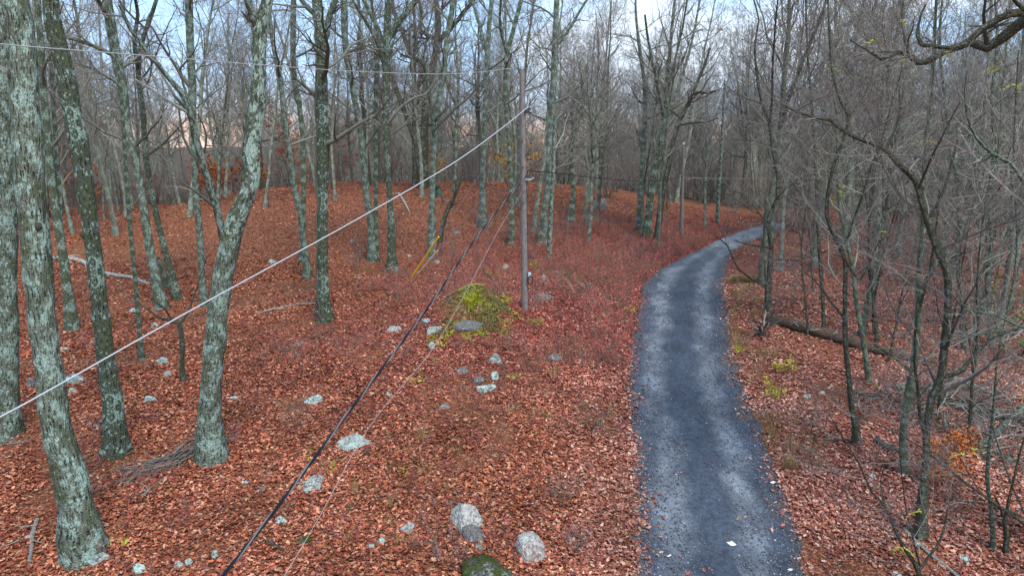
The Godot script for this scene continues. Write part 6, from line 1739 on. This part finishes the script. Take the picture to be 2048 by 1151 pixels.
func tub(label: String, x: float, d: float) -> void:
	var root := thing("tub", label, "tub", spot(x, d, 0.02))
	root.rotation = Vector3(0.2, 0.5, 0.55)
	var b := Mb.new()
	b.tube(PackedVector3Array([Vector3(0, 0, 0), Vector3(0, 0.32, 0), Vector3(0, 0.66, 0)]), PackedFloat32Array([0.22, 0.26, 0.31]), 16, Color.WHITE, 0.0, 1.0, 0.0, 0.0, 0.0, true)
	part("body", b.mesh(), plain(lin(0.03, 0.17, 0.13), 0.4), root)
	var r := Mb.new()
	r.tube(PackedVector3Array([Vector3(0, 0.6, 0), Vector3(0, 0.61, 0), Vector3(0, 0.68, 0), Vector3(0, 0.74, 0)]), PackedFloat32Array([0.3, 0.35, 0.35, 0.2]), 16, Color.WHITE, 0.0, 1.0, 0.0, 0.0, 0.0, true)
	part("lid", r.mesh(), plain(lin(0.012, 0.05, 0.035), 0.4), root)
	var h := Mb.new()
	h.tube(PackedVector3Array([Vector3(-0.34, 0.62, 0.1), Vector3(-0.42, 0.5, 0.12), Vector3(-0.3, 0.4, 0.1)]), PackedFloat32Array([0.02, 0.02, 0.02]), 6, Color.WHITE)
	part("handle", h.mesh(), M.steel, root)


func snag(label: String, x: float, d: float, hgt: float, r: float, sd: int) -> void:
	rng.seed = sd
	var root := thing("snag", label, "dead tree", spot(x, d, 0.05))
	var b := Mb.new()
	b.tube(PackedVector3Array([Vector3(0, 0, 0), Vector3(-0.08, hgt * 0.4, 0), Vector3(-0.2, hgt * 0.8, 0), Vector3(-0.26, hgt, 0)]), PackedFloat32Array([r * 1.3, r, r * 0.9, r * 0.55]), 11, Color.WHITE, 1.0, 0.6, 0.09, 0.3, 1.0, true)
	part("trunk", b.mesh(), M.bark[3], root)
	var s := Mb.new()
	for k in 6:
		var a := k * 1.05
		var p := Vector3(-0.24 + cos(a) * r * 0.6, hgt * 0.95, sin(a) * r * 0.6)
		s.tube(PackedVector3Array([p, p + Vector3(-0.02, rng.randf_range(0.06, 0.25), 0)]), PackedFloat32Array([0.03, 0.004]), 4, Color(0.35, 0.24, 0.12))
	part("splinters", s.mesh(), M.twig, root)


func roots(label: String, x: float, d: float, size: float, sd: int) -> void:
	rng.seed = sd
	var root := thing("root_plate", label, "roots", spot(x, d, 0.05), "torn-up roots")
	var core := rock_mesh(Vector3(size * 0.35, size * 0.4, size * 0.25), 880 + sd, 8, 12)
	var o := part("root_ball", core, M.bark[4], root)
	o.material_override = triplanar(speckle(40 + sd, 128, 0.05, Color(0.03, 0.022, 0.018), Color(0.12, 0.09, 0.07), Color(0.06, 0.045, 0.036), 1.4), 1.5)
	rng.seed = sd
	var b := Mb.new()
	for k in 12:
		var dir := Vector3(rng.randf_range(-1, 1), rng.randf_range(0.0, 1.2), rng.randf_range(-0.8, 0.8)).normalized()
		grow(b, dir * size * 0.2 + Vector3.UP * size * 0.2, dir, size * rng.randf_range(0.5, 1.0), size * 0.045, 2, 4 if k % 3 else 6, 0.3, 0.0, 0.5)
	part("roots", b.mesh(), M.twig, root, true)


func heap(label: String, x: float, d: float, cnt: int, size: float, hgt: float, sd: int, axis := Vector2(1, 0), narrow := 0.7) -> void:
	rng.seed = sd
	var root := thing("brush_pile", label, "brush pile", spot(x, d, 0.03), "piles of dead branches")
	var b := Mb.new()
	for k in cnt:
		var a := rng.randf() * TAU
		var q := sqrt(rng.randf()) * size
		var flat := axis * cos(a) * q + axis.orthogonal() * sin(a) * q * narrow
		var px := flat.x
		var pz := flat.y
		var base := land(x + px, d - pz) - land(x, d)
		var p := Vector3(px, base + rng.randf() * hgt * (1.0 - q / size) * 0.8, pz)
		var dir: Vector3 = (Vector3(axis.x, 0.15, axis.y) * [-1.0, 1.0][k % 2] + Vector3(rng.randf_range(-1, 1), rng.randf_range(-0.25, 0.45), rng.randf_range(-1, 1)) * narrow).normalized()
		var thick := rng.randf_range(0.006, 0.016) * (1.0 + size * 0.25)
		grow(b, p, dir, rng.randf_range(0.5, 1.2) * (0.6 + size * 0.28), thick, 2 if k % 4 == 0 else 1, [4, 4, 1, 3, 4][k % 5], 0.2, -0.02, 0.6)
	part("sticks", b.mesh(), M.twig, root, true)


func ledge(label: String, x: float, d: float) -> void:
	var o := single("rock_ledge", rock_mesh(Vector3(0.7, 0.36, 0.4), 333), M.stone[2], label, "rock", spot(x, d, 0.12))
	o.rotation = Vector3(0.35, 0.2, -0.1)
